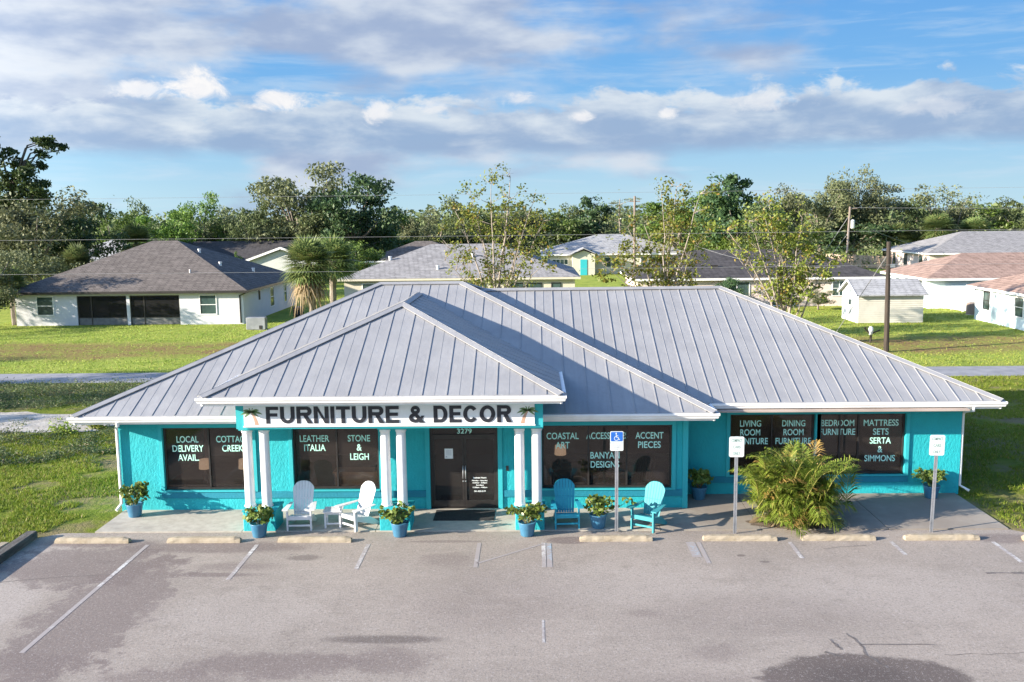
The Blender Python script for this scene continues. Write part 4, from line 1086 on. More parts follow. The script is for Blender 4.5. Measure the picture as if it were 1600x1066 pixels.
# ------------------------------------------------------------------ ground cover
def tufts(name, X, Y, n_bl, h, m, label, rs, wid=.012, lean=.5, mask=None):
    P = np.stack([X, Y, np.zeros_like(X)], 1); P = np.repeat(P, n_bl, 0); n = len(P)
    P[:, :2] += rs.normal(size=(n, 2)) * h * .35
    hh = h * rs.uniform(.4, 1.2, n); a = rs.uniform(0, 6.283, n); ln = rs.normal(size=(n, 2)) * lean * hh[:, None]
    side = np.stack([np.cos(a), np.sin(a), np.zeros(n)], 1) * (wid * rs.uniform(.6, 1.4, n))[:, None]
    tip = P + np.stack([ln[:, 0], ln[:, 1], hh], 1); P[:, 2] = .0
    co = np.stack([P - side, P + side, tip], 1).reshape(-1, 3)
    return tag(link(name, np_mesh(name, co, 3, m)), label, 'grass', kind='stuff')


rs = np.random.RandomState(4)
def vnoise(X, Y, s, seed):
    r = np.random.RandomState(seed); g = r.uniform(size=(64, 64)); x = X / s; y = Y / s; xi = np.floor(x).astype(int); yi = np.floor(y).astype(int); fx = x - xi; fy = y - yi
    fx = fx * fx * (3 - 2 * fx); fy = fy * fy * (3 - 2 * fy); G = lambda a, c: g[a % 64, c % 64]
    return (G(xi, yi) * (1 - fx) + G(xi + 1, yi) * fx) * (1 - fy) + (G(xi, yi + 1) * (1 - fx) + G(xi + 1, yi + 1) * fx) * fy


def scatter(x0, x1, y0, y1, n, thr=None, s=1.5, seed=1):
    X = rs.uniform(x0, x1, n); Y = rs.uniform(y0, y1, n)
    if thr is not None:
        k = vnoise(X, Y, s, seed) * .6 + vnoise(X, Y, s * .35, seed + 1) * .4 > thr; X, Y = X[k], Y[k]
    return X, Y


X, Y = scatter(-26, -11.5, 18, 34, 60000, .40, 1.5); k = (X < -12.95) | (Y > 22.9); X, Y = X[k], Y[k]
tufts('grass', X, Y, 3, .10, MT['blade'], 'patchy green and yellow grass left of the shop', rs)
X, Y = scatter(12.15, 27, 21.9, 45, 42000, .30, 1.6, 5); k = (Y > 22.95) | (X > 13.2)
tufts('grass', X[k], Y[k], 3, .10, MT['blade'], 'mown grass right of the shop in its shadow', rs)
X, Y = scatter(-45, 0, 48.0, 73, 24000, .25, 2.2, 9); k = ~((X > -39.9) & (X < -22.2) & (Y > 70.2)) & ~((Y > 52.5) & (Y < 60) & (rs.uniform(size=len(X)) < .8))
tufts('grass', X[k], Y[k], 2, .085, MT['blade_back'], 'bright lawn between the street and the brown roofed house', rs, .025)
X, Y = scatter(8, 42, 48.0, 82, 26000, .25, 2.2, 13)
k = ~((Y > 52.5) & (Y < 60) & (rs.uniform(size=len(X)) < .8)); X, Y = X[k], Y[k]
tufts('grass', X, Y, 2, .085, MT['blade_back'], 'bright lawn around the cream shed', rs, .025)


def bushes(name, spots, m, label, leaf=.11, per=55, cat='scrub'):
    P = []
    for (x, y, r, h) in spots:
        q = rs.normal(size=(per, 3)) * np.array([r * .5, r * .5, h * .35]); q[:, 2] = np.abs(q[:, 2]) + .02; P.append(q + np.array([x, y, 0]))
    return tag(link(name, np_mesh(name, leaves(rs, np.concatenate(P), leaf, .35, .2), 4, m)), label, cat, kind='stuff')


X, Y = scatter(-34, -9, 38.3, 44.4, 900, .30, 2.5, 21)
bushes('scrub', [(x, y, .5, .45) for x, y in zip(X, Y)], MT['scrub'], 'dark weedy scrub on the vacant ground beside the street')
X, Y = scatter(-28, -14.5, 29.5, 34.2, 330, .42, 2.0, 25)
bushes('scrub', [(x, y, .35, .30) for x, y in zip(X, Y)], MT['scrub'], 'low weedy scrub between the sand patch and the lawn')
X, Y = scatter(-28, -14, 34.5, 38.5, 60, .45, 1.0, 27)
bushes('scrub', [(x, y, .3, .16) for x, y in zip(X, Y)], MT['scrub'], 'small weeds scattered over the pale sand patch', .09, 30)
for i, (x, y, r, h, lb) in enumerate(((-17.8, 34.0, .7, .65, 'yellow green weed clump at the edge of the sand patch'), (-18.3, 29.6, .5, .5, 'small yellow green weed in the scrub left of the shop'), (-17.0, 35.0, .5, .5, 'second yellow green weed clump, behind the larger one'))):
    q = rs.normal(size=(320, 3)) * np.array([r * .4, r * .3, h * .35]); q[:, 2] = np.abs(q[:, 2])
    tag(link('weed_clump', np_mesh('weed_clump', leaves(rs, q, .14, .45, .2), 4, MT['weed'])), lb, 'plant', 'yellow green weeds').location = (x, y, 0)

# ------------------------------------------------------------------ houses of the neighbourhood
def ground_x(px, Y): return (px - 834) / 1450. * Y      # lateral position measured on the photograph at a known distance


def hip_roof(b, x0, x1, y0, y1, z, pit, th=.16):
    dx, dy = x1 - x0, y1 - y0
    if dx >= dy:
        d = dy / 2; r0, r1 = (x0 + d, y0 + d, z + pit * d), (x1 - d, y0 + d, z + pit * d)
        up_ = [[(x0, y0, z), (x1, y0, z), r1, r0], [(x1, y1, z), (x0, y1, z), r0, r1], [(x0, y1, z), (x0, y0, z), r0], [(x1, y0, z), (x1, y1, z), r1]]
    else:
        d = dx / 2; r0, r1 = (x0 + d, y0 + d, z + pit * d), (x0 + d, y1 - d, z + pit * d)
        up_ = [[(x0, y0, z), (x1, y0, z), r0], [(x1, y1, z), (x0, y1, z), r1], [(x0, y1, z), (x0, y0, z), r0, r1], [(x1, y0, z), (x1, y1, z), r1, r0]]
    for f in up_: b.add(f, [tuple(range(len(f)))])
    b.add([(x0, y0, z), (x1, y0, z), (x1, y1, z), (x0, y1, z)], [(3, 2, 1, 0)])
    return r0, r1


def hip_house(label, x0, x1, y0, y1, zw, pit, wallm, roofm, trim, over=.5, wins=(), porches=(), cat='house', name='house'):
    """walls x0..x1, y0..y1; wins: (face, position along it, sill, width, height, panes across, panes up, frame material)"""
    t = empty(name, ((x0 + x1) / 2, (y0 + y1) / 2, 0), 0, label, cat)
    cx, cy = (x0 + x1) / 2, (y0 + y1) / 2
    X0, X1, Y0_, Y1 = x0 - cx, x1 - cx, y0 - cy, y1 - cy
    w = MB()
    if porches:
        x = X0
        for (a, c) in porches:
            a -= cx; c -= cx; w.box(x, a, Y0_, Y0_ + .25, -.2, zw); w.box(a, c, Y0_, Y0_ + .25, 2.28, zw); x = c
        w.box(x, X1, Y0_, Y0_ + .25, -.2, zw)
        w.box(X0, X0 + .25, Y0_ + .25, Y1, -.2, zw); w.box(X1 - .25, X1, Y0_ + .25, Y1, -.2, zw); w.box(X0 + .25, X1 - .25, Y0_ + 2.8, Y0_ + 3.0, -.2, zw); w.box(X0 + .25, X1 - .25, Y0_ + .25, Y0_ + 2.8, -.1, .03)
        w.box(X0 + .25, X1 - .25, Y1 - .25, Y1, -.2, zw); w.box(X0 + .25, X1 - .25, Y0_ + .25, Y1 - .25, zw - .02, zw)
    else: w.box(X0, X1, Y0_, Y1, -.2, zw)
    w.build('wall', wallm, t)
    for (a, c) in porches:
        a -= cx; c -= cx; f = MB()
        for q in (a, a + (c - a) * .27, c - .07): f.box(q, q + .07, Y0_ + .08, Y0_ + .16, .03, 2.28)
        f.box(a + .07, c - .07, Y0_ + .085, Y0_ + .155, 2.2, 2.28); f.box(a + .07, c - .07, Y0_ + .085, Y0_ + .155, .55, .60); fr = f.build('porch_frame', MT['bronze'], t)
        MB().box(a + .07, c - .07, Y0_ + .11, Y0_ + .115, .60, 2.2).build('screen', MT['screen'], fr)
        MB().box(a + .07, c - .07, Y0_ + .105, Y0_ + .12, .03, .55).build('kick_panel', MT['screen_low'], fr)
        g = MB(); g.box(a + .3 * (c - a), a + .62 * (c - a), Y0_ + 2.74, Y0_ + 2.8, .03, 2.1); g.build('sliding_door', MT['house_glass'], t)
    r = MB(); hip_roof(r, X0 - over, X1 + over, Y0_ - over, Y1 + over, zw + .02, pit); r.build('roof', roofm, t)
    fa = MB(); z1, z0 = zw + .015, zw - .17; o = over
    fa.box(X0 - o + .01, X1 + o - .01, Y0_ - o + .01, Y0_ - o + .05, z0, z1); fa.box(X0 - o + .01, X1 + o - .01, Y1 + o - .05, Y1 + o - .01, z0, z1)
    fa.box(X0 - o + .01, X0 - o + .05, Y0_ - o + .05, Y1 + o - .05, z0, z1); fa.box(X1 + o - .05, X1 + o - .01, Y0_ - o + .05, Y1 + o - .05, z0, z1)
    fa.build('fascia', trim, t)
    for (face, u, sill, ww, hh, nx, nz, fm) in wins: house_window(t, face, u, sill, ww, hh, nx, nz, fm, (X0, X1, Y0_, Y1), (cx, cy))
    return t, (cx, cy)


def house_window(t, face, u, sill, ww, hh, nx, nz, fm, box, c):
    X0, X1, Y0_, Y1 = box
    def B(b, u0, u1, d0, d1, z0, z1):
        if face == 'S': b.box(u0 - c[0], u1 - c[0], Y0_ - d1, Y0_ - d0, z0, z1)
        elif face == 'W': b.box(X0 - d1, X0 - d0, u0 - c[1], u1 - c[1], z0, z1)
        else: b.box(X1 + d0, X1 + d1, u0 - c[1], u1 - c[1], z0, z1)
    fw = .07; f = MB(); B(f, u, u + fw, -.01, .05, sill, sill + hh); B(f, u + ww - fw, u + ww, -.01, .05, sill, sill + hh); B(f, u + fw, u + ww - fw, -.01, .05, sill, sill + fw); B(f, u + fw, u + ww - fw, -.01, .05, sill + hh - fw, sill + hh)
    for i in range(1, nx): q = u + ww * i / nx; B(f, q - .025, q + .025, -.01, .045, sill + fw, sill + hh - fw)
    for i in range(1, nz): q = sill + hh * i / nz; B(f, u + fw, u + ww - fw, -.01, .04, q - .025, q + .025)
    fr = f.build('window', fm, t); p = MB(); B(p, u + fw, u + ww - fw, -.008, .015, sill + fw, sill + hh - fw); p.build('pane', MT['house_glass'], fr)


MT['screen'] = m_glass('insect_screen', (.45, .45, .46), .55, (.035, .035, .038), .25); MT['screen_low'] = m_two('screen_panel', (.12, .12, .12), (.17, .17, .165), 3, .8)
MT['house_glass'] = m_two('house_window_glass', (.03, .05, .05), (.06, .10, .095), .8, .08)
MT['h_white'] = m_stucco('house_white', (.60, .60, .62), .95, .15); MT['h_beige'] = m_stucco('house_beige', (.56, .51, .40), .95, .15); MT['h_yellow'] = m_stucco('house_yellow', (.56, .54, .44), .95, .15)
MT['h_pink'] = m_stucco('house_pinkish', (.66, .54, .48), .95, .15); MT['h_blue'] = m_stucco('house_pale_blue', (.58, .68, .71), .95, .15); MT['h_grey'] = m_stucco('house_grey', (.52, .53, .50), .95, .15)
MT['r_brown'] = m_shingle('brown_shingle', (.100, .086, .078), (.150, .130, .118)); MT['r_grey'] = m_shingle('grey_shingle', (.205, .198, .198), (.285, .275, .272))
MT['r_dark'] = m_shingle('charcoal_shingle', (.045, .043, .045), (.075, .070, .072)); MT['r_light'] = m_shingle('pale_grey_shingle', (.27, .27, .275), (.34, .34, .345)); MT['r_tan'] = m_shingle('tan_shingle', (.23, .155, .125), (.32, .225, .185))
MT['siding'] = m_two('cream_siding', (.48, .46, .39), (.55, .52, .45), 2, .6); MT['siding_white'] = m_two('white_siding', (.74, .74, .72), (.80, .80, .78), 2, .6)
MT['fence_wood'] = m_two('bare_fence_boards', (.40, .28, .19), (.55, .41, .30), 1.5, .85)
MT['box_grey'] = m_two('box_grey_paint', (.20, .21, .22), (.28, .29, .30), 1.5, .6)
Wt, Bz = MT['white'], MT['bronze']

h1, c1 = hip_house('white house with a brown shingle hip roof and two dark screened porches', -39.9, -22.2, 70.4, 86.0, 2.60, .44, MT['h_white'], MT['r_brown'], Bz, .5,
    [('S', -38.25, .78, 1.35, 1.5, 1, 2, Wt), ('S', -25.6, .75, 1.35, 1.55, 1, 2, Wt), ('E', 74.4, 1.5, .35, .8, 1, 1, Bz), ('E', 77.6, .6, 1.2, 1.7, 1, 2, Wt), ('E', 82.0, .6, .9, 1.9, 1, 2, Wt)], [(-35.1, -31.25), (-31.0, -27.15)])
MB().tube([(8.55 + .6, -7.8 - .3, 2.42), (8.6, -7.85, 2.2), (8.6, -7.85, .1)], .055, 6).build('downspout', Bz, h1)
for x, y in ((5.6, -3.0), (7.2, .6), (3.3, -1.2)):
    z = 2.62 + .44 * (9.35 - x); MB().lathe([(.12, -.1), (.12, .22), (.15, .22), (.15, .30)], 8, (x, y, z)).build('roof_vent', Wt, h1)
MB().lathe([(.06, -.1), (.06, .35)], 8, (4.0, -5.5, 2.62 + .44 * 2.6)).build('vent_pipe', Wt, h1)
h4, _ = hip_house('beige house with a broad grey shingle hip roof right behind the shop', -16.8, 3.7, 82.1, 96.1, 2.60, .37, MT['h_beige'], MT['r_grey'], MT['h_beige'], .5,
    [('S', -15.2, .5, 1.6, 1.7, 1, 2, Wt), ('S', -11.6, .5, 1.6, 1.5, 2, 1, Wt), ('S', -2.0, .9, 1.2, 1.2, 1, 1, Bz), ('S', -.6, .9, 1.4, 1.2, 1, 1, Bz), ('S', -6.0, .9, 1.8, 1.2, 2, 1, Bz), ('S', 1.6, .9, .9, 1.2, 1, 1, Bz)])
for x, y in ((-6.6, -3.5), (1.0, -3.0), (-2.0, -5.6)): MB().lathe([(.13, -.1), (.13, .25), (.17, .25), (.17, .33)], 8, (x, y, 2.62 + .37 * (7.5 + y))).build('roof_vent', Wt, h4)
h5, _ = hip_house('low house with a dark brown roof peeping over the grey roof', -19.5, -7.0, 108, 118.5, 3.0, .36, MT['h_white'], MT['r_brown'], Wt, .5, [('S', -18, 1.2, 2., 1.2, 2, 1, Bz)])
h6, c6 = hip_house('pale yellow house with a light grey hip roof and a small front gable', 1.6, 21.0, 126.5, 142.0, 2.75, .30, MT['h_yellow'], MT['r_light'], Wt, .5,
    [('S', 2.6, 1.3, 2.2, .8, 4, 1, Wt), ('S', 9.6, .9, 2.0, 1.4, 2, 1, Wt), ('S', 14.6, .9, 2.0, 1.4, 2, 1, Wt)])
g = MB(); g.box(-6.0, -3.0, -9.6, -7.6, -.2, 2.75); g.prism([(-6.0, -9.6, 2.75), (-3.0, -9.6, 2.75), (-4.5, -9.6, 3.3)], (0, .2, 0)); g.build('porch_wall', MT['h_yellow'], h6)
g = MB(); g.prism([(-6.5, -10.1, 2.62), (-4.5, -10.1, 3.55), (-4.5, -10.1, 3.67), (-6.7, -10.1, 2.66)], (0, 6, 0)); g.prism([(-2.5, -10.1, 2.62), (-2.3, -10.1, 2.66), (-4.5, -10.1, 3.67), (-4.5, -10.1, 3.55)], (0, 6, 0)); g.build('porch_roof', MT['r_light'], h6)
MB().box(-4.95, -4.05, -9.66, -9.61, 0, 2.1).build('door', MT['teal_trim'], h6)
h7, c7 = hip_house('pinkish house with a low charcoal shingle roof behind the bare yellow trees', 9.0, 29.7, 80.0, 90.5, 2.5, .38, MT['h_pink'], MT['r_dark'], Wt, .5,
    [('S', 16.4, .9, 2.2, 1.3, 2, 1, Wt), ('S', 25.6, .85, 1.25, 1.35, 2, 2, Wt), ('S', 11.8, .9, 1.5, .9, 2, 1, Bz), ('S', 20.5, .05, 2.0, 2.1, 2, 1, Wt)])
for x, y in ((-3.5, -3.6), (5.0, -3.4), (-8.0, -4.6)): MB().box(x - .3, x + .3, y - .1, y + .1, 2.52 + .38 * (5.75 + y), 2.72 + .38 * (5.75 + y)).build('roof_vent', Bz, h7)
h8, _ = hip_house('far pinkish house with a wide grey hip roof at the right edge', 50.4, 77, 119.5, 134.0, 2.65, .33, MT['h_pink'], MT['r_grey'], Wt, .5,
    [('W', 121.5, .8, 1.0, 1.5, 1, 2, Bz), ('W', 126.5, .8, 1.0, 1.5, 1, 2, Bz), ('W', 130.5, .8, .8, 1.5, 1, 2, Bz), ('S', 53, .8, 1.8, 1.4, 2, 1, Wt), ('S', 60, .05, 3, 2.2, 2, 1, Wt)])
h9, _ = hip_house('pale blue house with a reddish tan hip roof behind the white fence', 32.6, 52, 77.0, 86.2, 2.5, .36, MT['h_blue'], MT['r_tan'], Wt, .5,
    [('W', 78.5, .8, .7, 1.4, 1, 2, Bz), ('W', 83.2, .8, 1.0, 1.4, 1, 2, Wt), ('S', 36.2, .05, 2.4, 2.1, 2, 1, Wt), ('S', 41, .8, 1.5, 1.4, 2, 1, Wt)])
h10, _ = hip_house('white and blue house with a tan roof at the right edge, nearest the white fence', 32.7, 48, 56.5, 69.2, 2.5, .36, MT['h_blue'], MT['r_tan'], Wt, .5,
    [('W', 67.0, .9, .9, 1.3, 1, 2, Bz), ('W', 62.3, .8, 1.2, 1.4, 1, 2, Wt)])
h2, _ = hip_house('house with a pale grey roof behind the trees on the left', -59.5, -46.5, 113, 124, 3.0, .42, MT['h_pink'], MT['r_light'], Wt)
h11, _ = hip_house('far tan roofed house high at the right edge among the trees', 93, 116, 182, 196, 4.3, .22, MT['h_beige'], MT['r_tan'], Wt, .6, [('W', 185, 2, 2, 1.4, 2, 1, Bz)])
# the house with two white trimmed gables
h3 = empty('house', (-36, 118, 0), 0, 'grey house with a dark roof and two white trimmed front gables', 'house')
b = MB(); b.box(-8, 8, -3, 6, -.2, 2.9)
for gx, hw in ((-4.2, 4.6), (5.6, 4.6)): b.box(gx - hw + .5, gx + hw - .5, -6, -3, -.2, 2.9); b.prism([(gx - hw + .5, -6, 2.9), (gx + hw - .5, -6, 2.9), (gx, -6, 4.25)], (0, .3, 0))
b.build('wall', MT['h_grey'], h3)
r = MB()
r.prism([(-8.5, -3.6, 2.85), (9.8, -3.6, 2.85), (9.8, 1.6, 5.05), (-8.5, 1.6, 5.05)], (0, 0, .14)); r.prism([(-8.5, 6.8, 2.85), (9.8, 6.8, 2.85), (9.8, 1.6, 5.05), (-8.5, 1.6, 5.05)], (0, 0, .14))
for gx, hw in ((-4.2, 4.6), (5.6, 4.6)):
    r.prism([(gx - hw, -6.4, 2.80), (gx, -6.4, 4.42), (gx, .3, 4.42), (gx - hw, -3.0, 2.80)], (0, 0, .14)); r.prism([(gx + hw, -6.4, 2.80), (gx, -6.4, 4.42), (gx, .3, 4.42), (gx + hw, -3.0, 2.80)], (0, 0, .14))
r.build('roof', MT['r_dark'], h3)
b = MB()
for gx, hw in ((-4.2, 4.6), (5.6, 4.6)):
    for s in (-1, 1): b.bar((gx + s * hw, -6.45, 2.86), (gx, -6.45, 4.48), .05, .26, (0, 0, 1))
b.build('gable_trim', MT['white'], h3)

# garden shed with lap siding
sh = empty('garden_shed', (25.8, 69.0, 0), 0, 'small cream shed with horizontal siding and a grey gable roof', 'shed')
b = MB(); b.box(-2.3, 2.3, -1.7, 1.75, 0, 2.05); b.build('wall', MT['siding'], sh)
b = MB()
for i in range(13): b.prism([(-2.33, -1.70, .02 + i * .155), (-2.33, -1.735, .02 + i * .155), (-2.33, -1.705, .165 + i * .155), (-2.33, -1.70, .165 + i * .155)], (4.66, 0, 0))
b.build('siding_boards', MT['siding'], sh)
b = MB(); b.prism([(-2.31, -1.72, 0), (-2.31, 1.77, 0), (-2.31, 1.77, 2.05), (-2.31, .03, 2.95), (-2.31, -1.72, 2.05)], (-.03, 0, 0)); b.build('gable_wall', MT['siding_white'], sh)
b = MB(); b.prism([(-2.6, -2.05, 1.98), (2.55, -2.05, 1.98), (2.55, .03, 3.0), (-2.6, .03, 3.0)], (0, 0, .09)); b.prism([(-2.6, 2.08, 1.98), (2.55, 2.08, 1.98), (2.55, .03, 3.0), (-2.6, .03, 3.0)], (0, 0, .09)); b.build('roof', MT['r_light'], sh)
b = MB(); b.bar((-2.62, -2.1, 2.0), (-2.62, .03, 3.05), .04, .14); b.bar((-2.62, 2.1, 2.0), (-2.62, .03, 3.05), .04, .14); b.build('gable_trim', MT['white'], sh)
b = MB(); b.box(-2.37, -2.345, -.35, .35, 1.15, 1.65); fr = b.build('window', MT['white'], sh); MB().box(-2.385, -2.372, -.28, .28, 1.21, 1.59).build('pane', MT['house_glass'], fr)
# fences
def fence(label, p, q, h, n, m, gap=.02, name='fence'):
    t = empty(name, (p[0], p[1], 0), 0, label, 'fence'); d = Vector((q[0] - p[0], q[1] - p[1], 0)); L = d.length; u = d.normalized(); nn = Vector((-u.y, u.x, 0))
    b = MB(); k = int(L / .16)
    for i in range(k): b.bar(u * (i * L / k + gap) + Vector((0, 0, h / 2)), u * ((i + 1) * L / k - gap * .2) + Vector((0, 0, h / 2)), .025, h - .12)
    b.bar(nn * .03 + Vector((0, 0, .3)), u * L + nn * .03 + Vector((0, 0, .3)), .03, .1); b.bar(nn * .03 + Vector((0, 0, h - .3)), u * L + nn * .03 + Vector((0, 0, h - .3)), .03, .1); b.build('board_panel', m, t)
    for i in range(n + 1): x = u * (L * i / n) + nn * .06; MB().box(x.x - .06, x.x + .06, x.y - .06, x.y + .06, 0, h + .08).build('post', m, t)


fence('bright white vinyl privacy fence between the blue house and the white and blue house', (33.4, 81.0), (34.3, 74.6), 1.8, 4, MT['white'], .002)
fence('bright white vinyl privacy fence reaching right behind the grey air conditioner', (34.3, 74.6), (40, 73.6), 1.75, 3, MT['white'], .002)
fence('tan wooden board fence far back near the leaning utility pole', (43.0, 140), (49.6, 130), 1.9, 6, MT['fence_wood'])
# air conditioners and the utility box
t = empty('air_conditioner', (34.05, 72.3, 0), 0, 'round grey air conditioner unit on the lawn by the white fence', 'air conditioner')
MB().lathe([(.48, .05), (.50, .08), (.50, .82), (.47, .9), (.3, .94), (.05, .95)], 18).build('casing', MT['pole_grey'], t)
MB().lathe([(.52, 0), (.52, .05)], 12).build('base_pad', MT['walk'], t)
t = empty('utility_box', (-20.1, 66.6, 0), 0, 'pale grey utility box on the lawn by the corner of the white house', 'utility box')
MB().cbox(-.70, .70, -.30, .30, .06, .92, .03).build('cabinet', MT['box_grey'], t); MB().box(.25, .45, -.33, -.3002, .1, .35).build('vent_panel', MT['bronze'], t); MB().box(-.6, .6, -.25, .25, -.05, .06).build('base', MT['walk'], t)
t = empty('yard_ornament', (20.7, 57.0, 0), 0, 'small white figure on a dark post with two dark side arms', 'ornament')
MB().tube([(0, 0, 0), (.02, 0, .48)], .07, 7).build('post', MT['pole'], t); MB().lathe([(.02, .46), (.10, .5), (.13, .68), (.16, .85), (.12, .97), (.02, 1.02)], 10).build('figure', MT['white'], t, True)
b = MB(); b.bar((-.08, 0, .58), (-.42, -.05, .95), .08, .07); b.bar((-.42, -.05, .95), (-.30, -.05, .97), .06, .05); b.bar((.10, 0, .60), (.55, -.05, .80), .08, .07); b.build('arm', MT['pole'], t)
t = empty('garden_cart', (-19.3, 75.5, 0), 0, 'dark round container beside the white house behind the cabbage palm', 'container'); MB().lathe([(.35, 0), (.42, .1), (.45, .7), (.4, .8), (.1, .85)], 14).build('drum', MT['black'], t)

# utility poles and cables
def upole(x, y, h, r, label, m='pole', lean=(0, 0)):
    t = empty('utility_pole', (x, y, 0), 0, label, 'utility pole', 'utility poles'); MB().tube([(0, 0, -.3), (lean[0] * .5, lean[1] * .5, h * .5), (lean[0], lean[1], h)], [r * 1.15, r, r * .85], 10).build('pole_shaft', MT[m], t); return t


t = upole(20.25, 53.2, 6.3, .14, 'dark brown wooden pole with a cut top standing behind the shop roof', 'pole', (-.12, 0)); MB().box(-.03, .23, -.18, -.14, 4.85, 5.05).build('bracket', MT['steel'], t)
t = upole(37.4, 112, 8.6, .15, 'grey brown pole with a can transformer among the trees on the right', 'pole_grey', (.25, 0))
MB().lathe([(.02, 6.0), (.24, 6.05), (.26, 6.1), (.26, 6.95), (.2, 7.05), (.05, 7.1)], 12, (.62, 0, 0)).build('transformer', MT['h_grey'], t); MB().bar((.1, 0, 8.35), (1.1, 0, 8.4), .1, .1).build('crossarm', MT['pole_grey'], t)
b = MB(); b.tube([(.2, 0, 7.6), (-4.3, 1, 0)], .03, 5); b.tube([(.2, 0, 5.6), (-3.4, 1, 0)], .03, 5); b.build('guy_wire', MT['wire'], t)
t = upole(13.6, 125, 10.4, .16, 'thin distant pole rising over the tree line behind the yellow house', 'pole_grey'); MB().bar((-.7, 0, 9.7), (.7, 0, 9.7), .12, .12).build('crossarm', MT['pole_grey'], t)
upole(-62, 53.2, 9.6, .15, 'tall wooden pole beyond the left edge carrying the street cables'); upole(64, 53.2, 9.6, .15, 'tall wooden pole beyond the right edge carrying the street cables')


def cable(label, p, q, sag, r=.008):
    b = MB(); n = 28; b.tube([tuple(Vector(p) * (1 - i / n) + Vector(q) * (i / n) - Vector((0, 0, sag * 4 * (i / n) * (1 - i / n)))) for i in range(n + 1)], r, 5)
    tag(b.build('overhead_cable', MT['wire']), label, 'cable', 'overhead cables')


cable('highest overhead cable crossing the sky above the tree line', (-62, 53.2, 9.35), (64, 53.2, 9.35), .12, .007); cable('middle overhead cable crossing in front of the tree trunks and far roofs', (-62, 53.2, 7.05), (64, 53.2, 7.05), .16)
cable('lowest overhead cable from the left edge to the dark wooden pole', (-62, 53.2, 5.1), (20.3, 53.0, 5.0), .1); cable('overhead cable from the dark wooden pole to the right edge', (20.3, 53.0, 5.0), (64, 53.2, 5.3), .1)
cable('second overhead cable from the dark wooden pole top to the right edge', (20.35, 53.2, 6.1), (64, 53.2, 6.3), .35); cable('thin guy cable slanting from the dark pole down to the lawn', (20.3, 53.2, 5.9), (19.6, 60.5, 0), 0, .02)
cable('service cable dropping over the charcoal roof', (14.5, 84, 5.2), (26, 79.2, 3.4), .7, .02); cable('service cable from the transformer pole towards the pink house', (37.6, 112, 7.2), (51, 119, 3.2), .5, .02); cable('service cable from the transformer pole to the charcoal roof', (37.6, 112, 7.2), (30, 90, 3.0), 1.0, .02)
cable('far overhead cable along the transformer pole', (37.6, 112, 8.5), (110, 112, 8.9), .5, .02)

# ------------------------------------------------------------------ trees
def tree_parts(t, trunk_mb, trunk_m, P, size, leaf_m, rs, aspect=.5):
    if trunk_mb: trunk_mb.build('trunk', trunk_m, t, True)
    link('crown', np_mesh('crown', leaves(rs, P, size, aspect, .25), 4, leaf_m), t)


def proto_oak(seed, leaf_m, n=8500, size=.38, h=10., w=10., lo=.28, name='oak_tree', k=15, spread=.34, sub=10):
    rs = np.random.RandomState(seed); t = empty(name, (0, 0, -50)); bl = []
    for i in range(k):
        a = rs.uniform(0, 6.28); r = w * .5 * math.sqrt(rs.uniform(.02, .62)); u = rs.uniform(0, 1)
        z = h * (lo + (.90 - lo) * u * (1 - .35 * (r / (w * .5)) ** 2)); R_ = w * rs.uniform(.16, .27)
        bl.append((r * math.cos(a), r * math.sin(a), z, R_, R_, R_ * rs.uniform(.55, .85)))
    top = max(b[2] + b[5] for b in bl); bl = [(b[0], b[1], b[2] * h / top * .97, *b[3:]) for b in bl]
    tr = MB(); tr.tube([(0, 0, -.3), (.1, 0, h * .15), (.15, .1, h * .30), (0, .1, h * .5)], [w * .035, w * .028, w * .024, w * .014], 8)
    for b in bl: tr.tube([(.1, .05, h * rs.uniform(.2, .35)), (b[0] * .5, b[1] * .5, b[2] * .55 + h * .12), (b[0], b[1], b[2])], [w * .013, w * .009, w * .004], 5)
    P = clumps(rs, bl, n, sub, spread); P = P[P[:, 2] > h * .03]
    tree_parts(t, tr, MT['trunk'], P, size, leaf_m, rs); return t


def proto_pine(seed):
    rs = np.random.RandomState(seed); t = empty('pine_tree', (0, 0, -50)); h = 12.; bl = []
    for i in range(9):
        a = rs.uniform(0, 6.28); r = rs.uniform(.3, 2.4); z = h * rs.uniform(.62, .95); bl.append((r * math.cos(a), r * math.sin(a), z, 1.1, 1.1, .38))
    tr = MB(); tr.tube([(0, 0, -.3), (.2, 0, 5), (0, .1, 9), (.1, 0, 11.6)], [.22, .18, .13, .05], 7)
    for b in bl: tr.tube([(.05, 0, b[2] - .8), (b[0], b[1], b[2])], [.06, .025], 5)
    tree_parts(t, tr, MT['trunk'], clumps(rs, bl, 1500, 8, .36), .32, MT['oakgrey'], rs, .3); return t


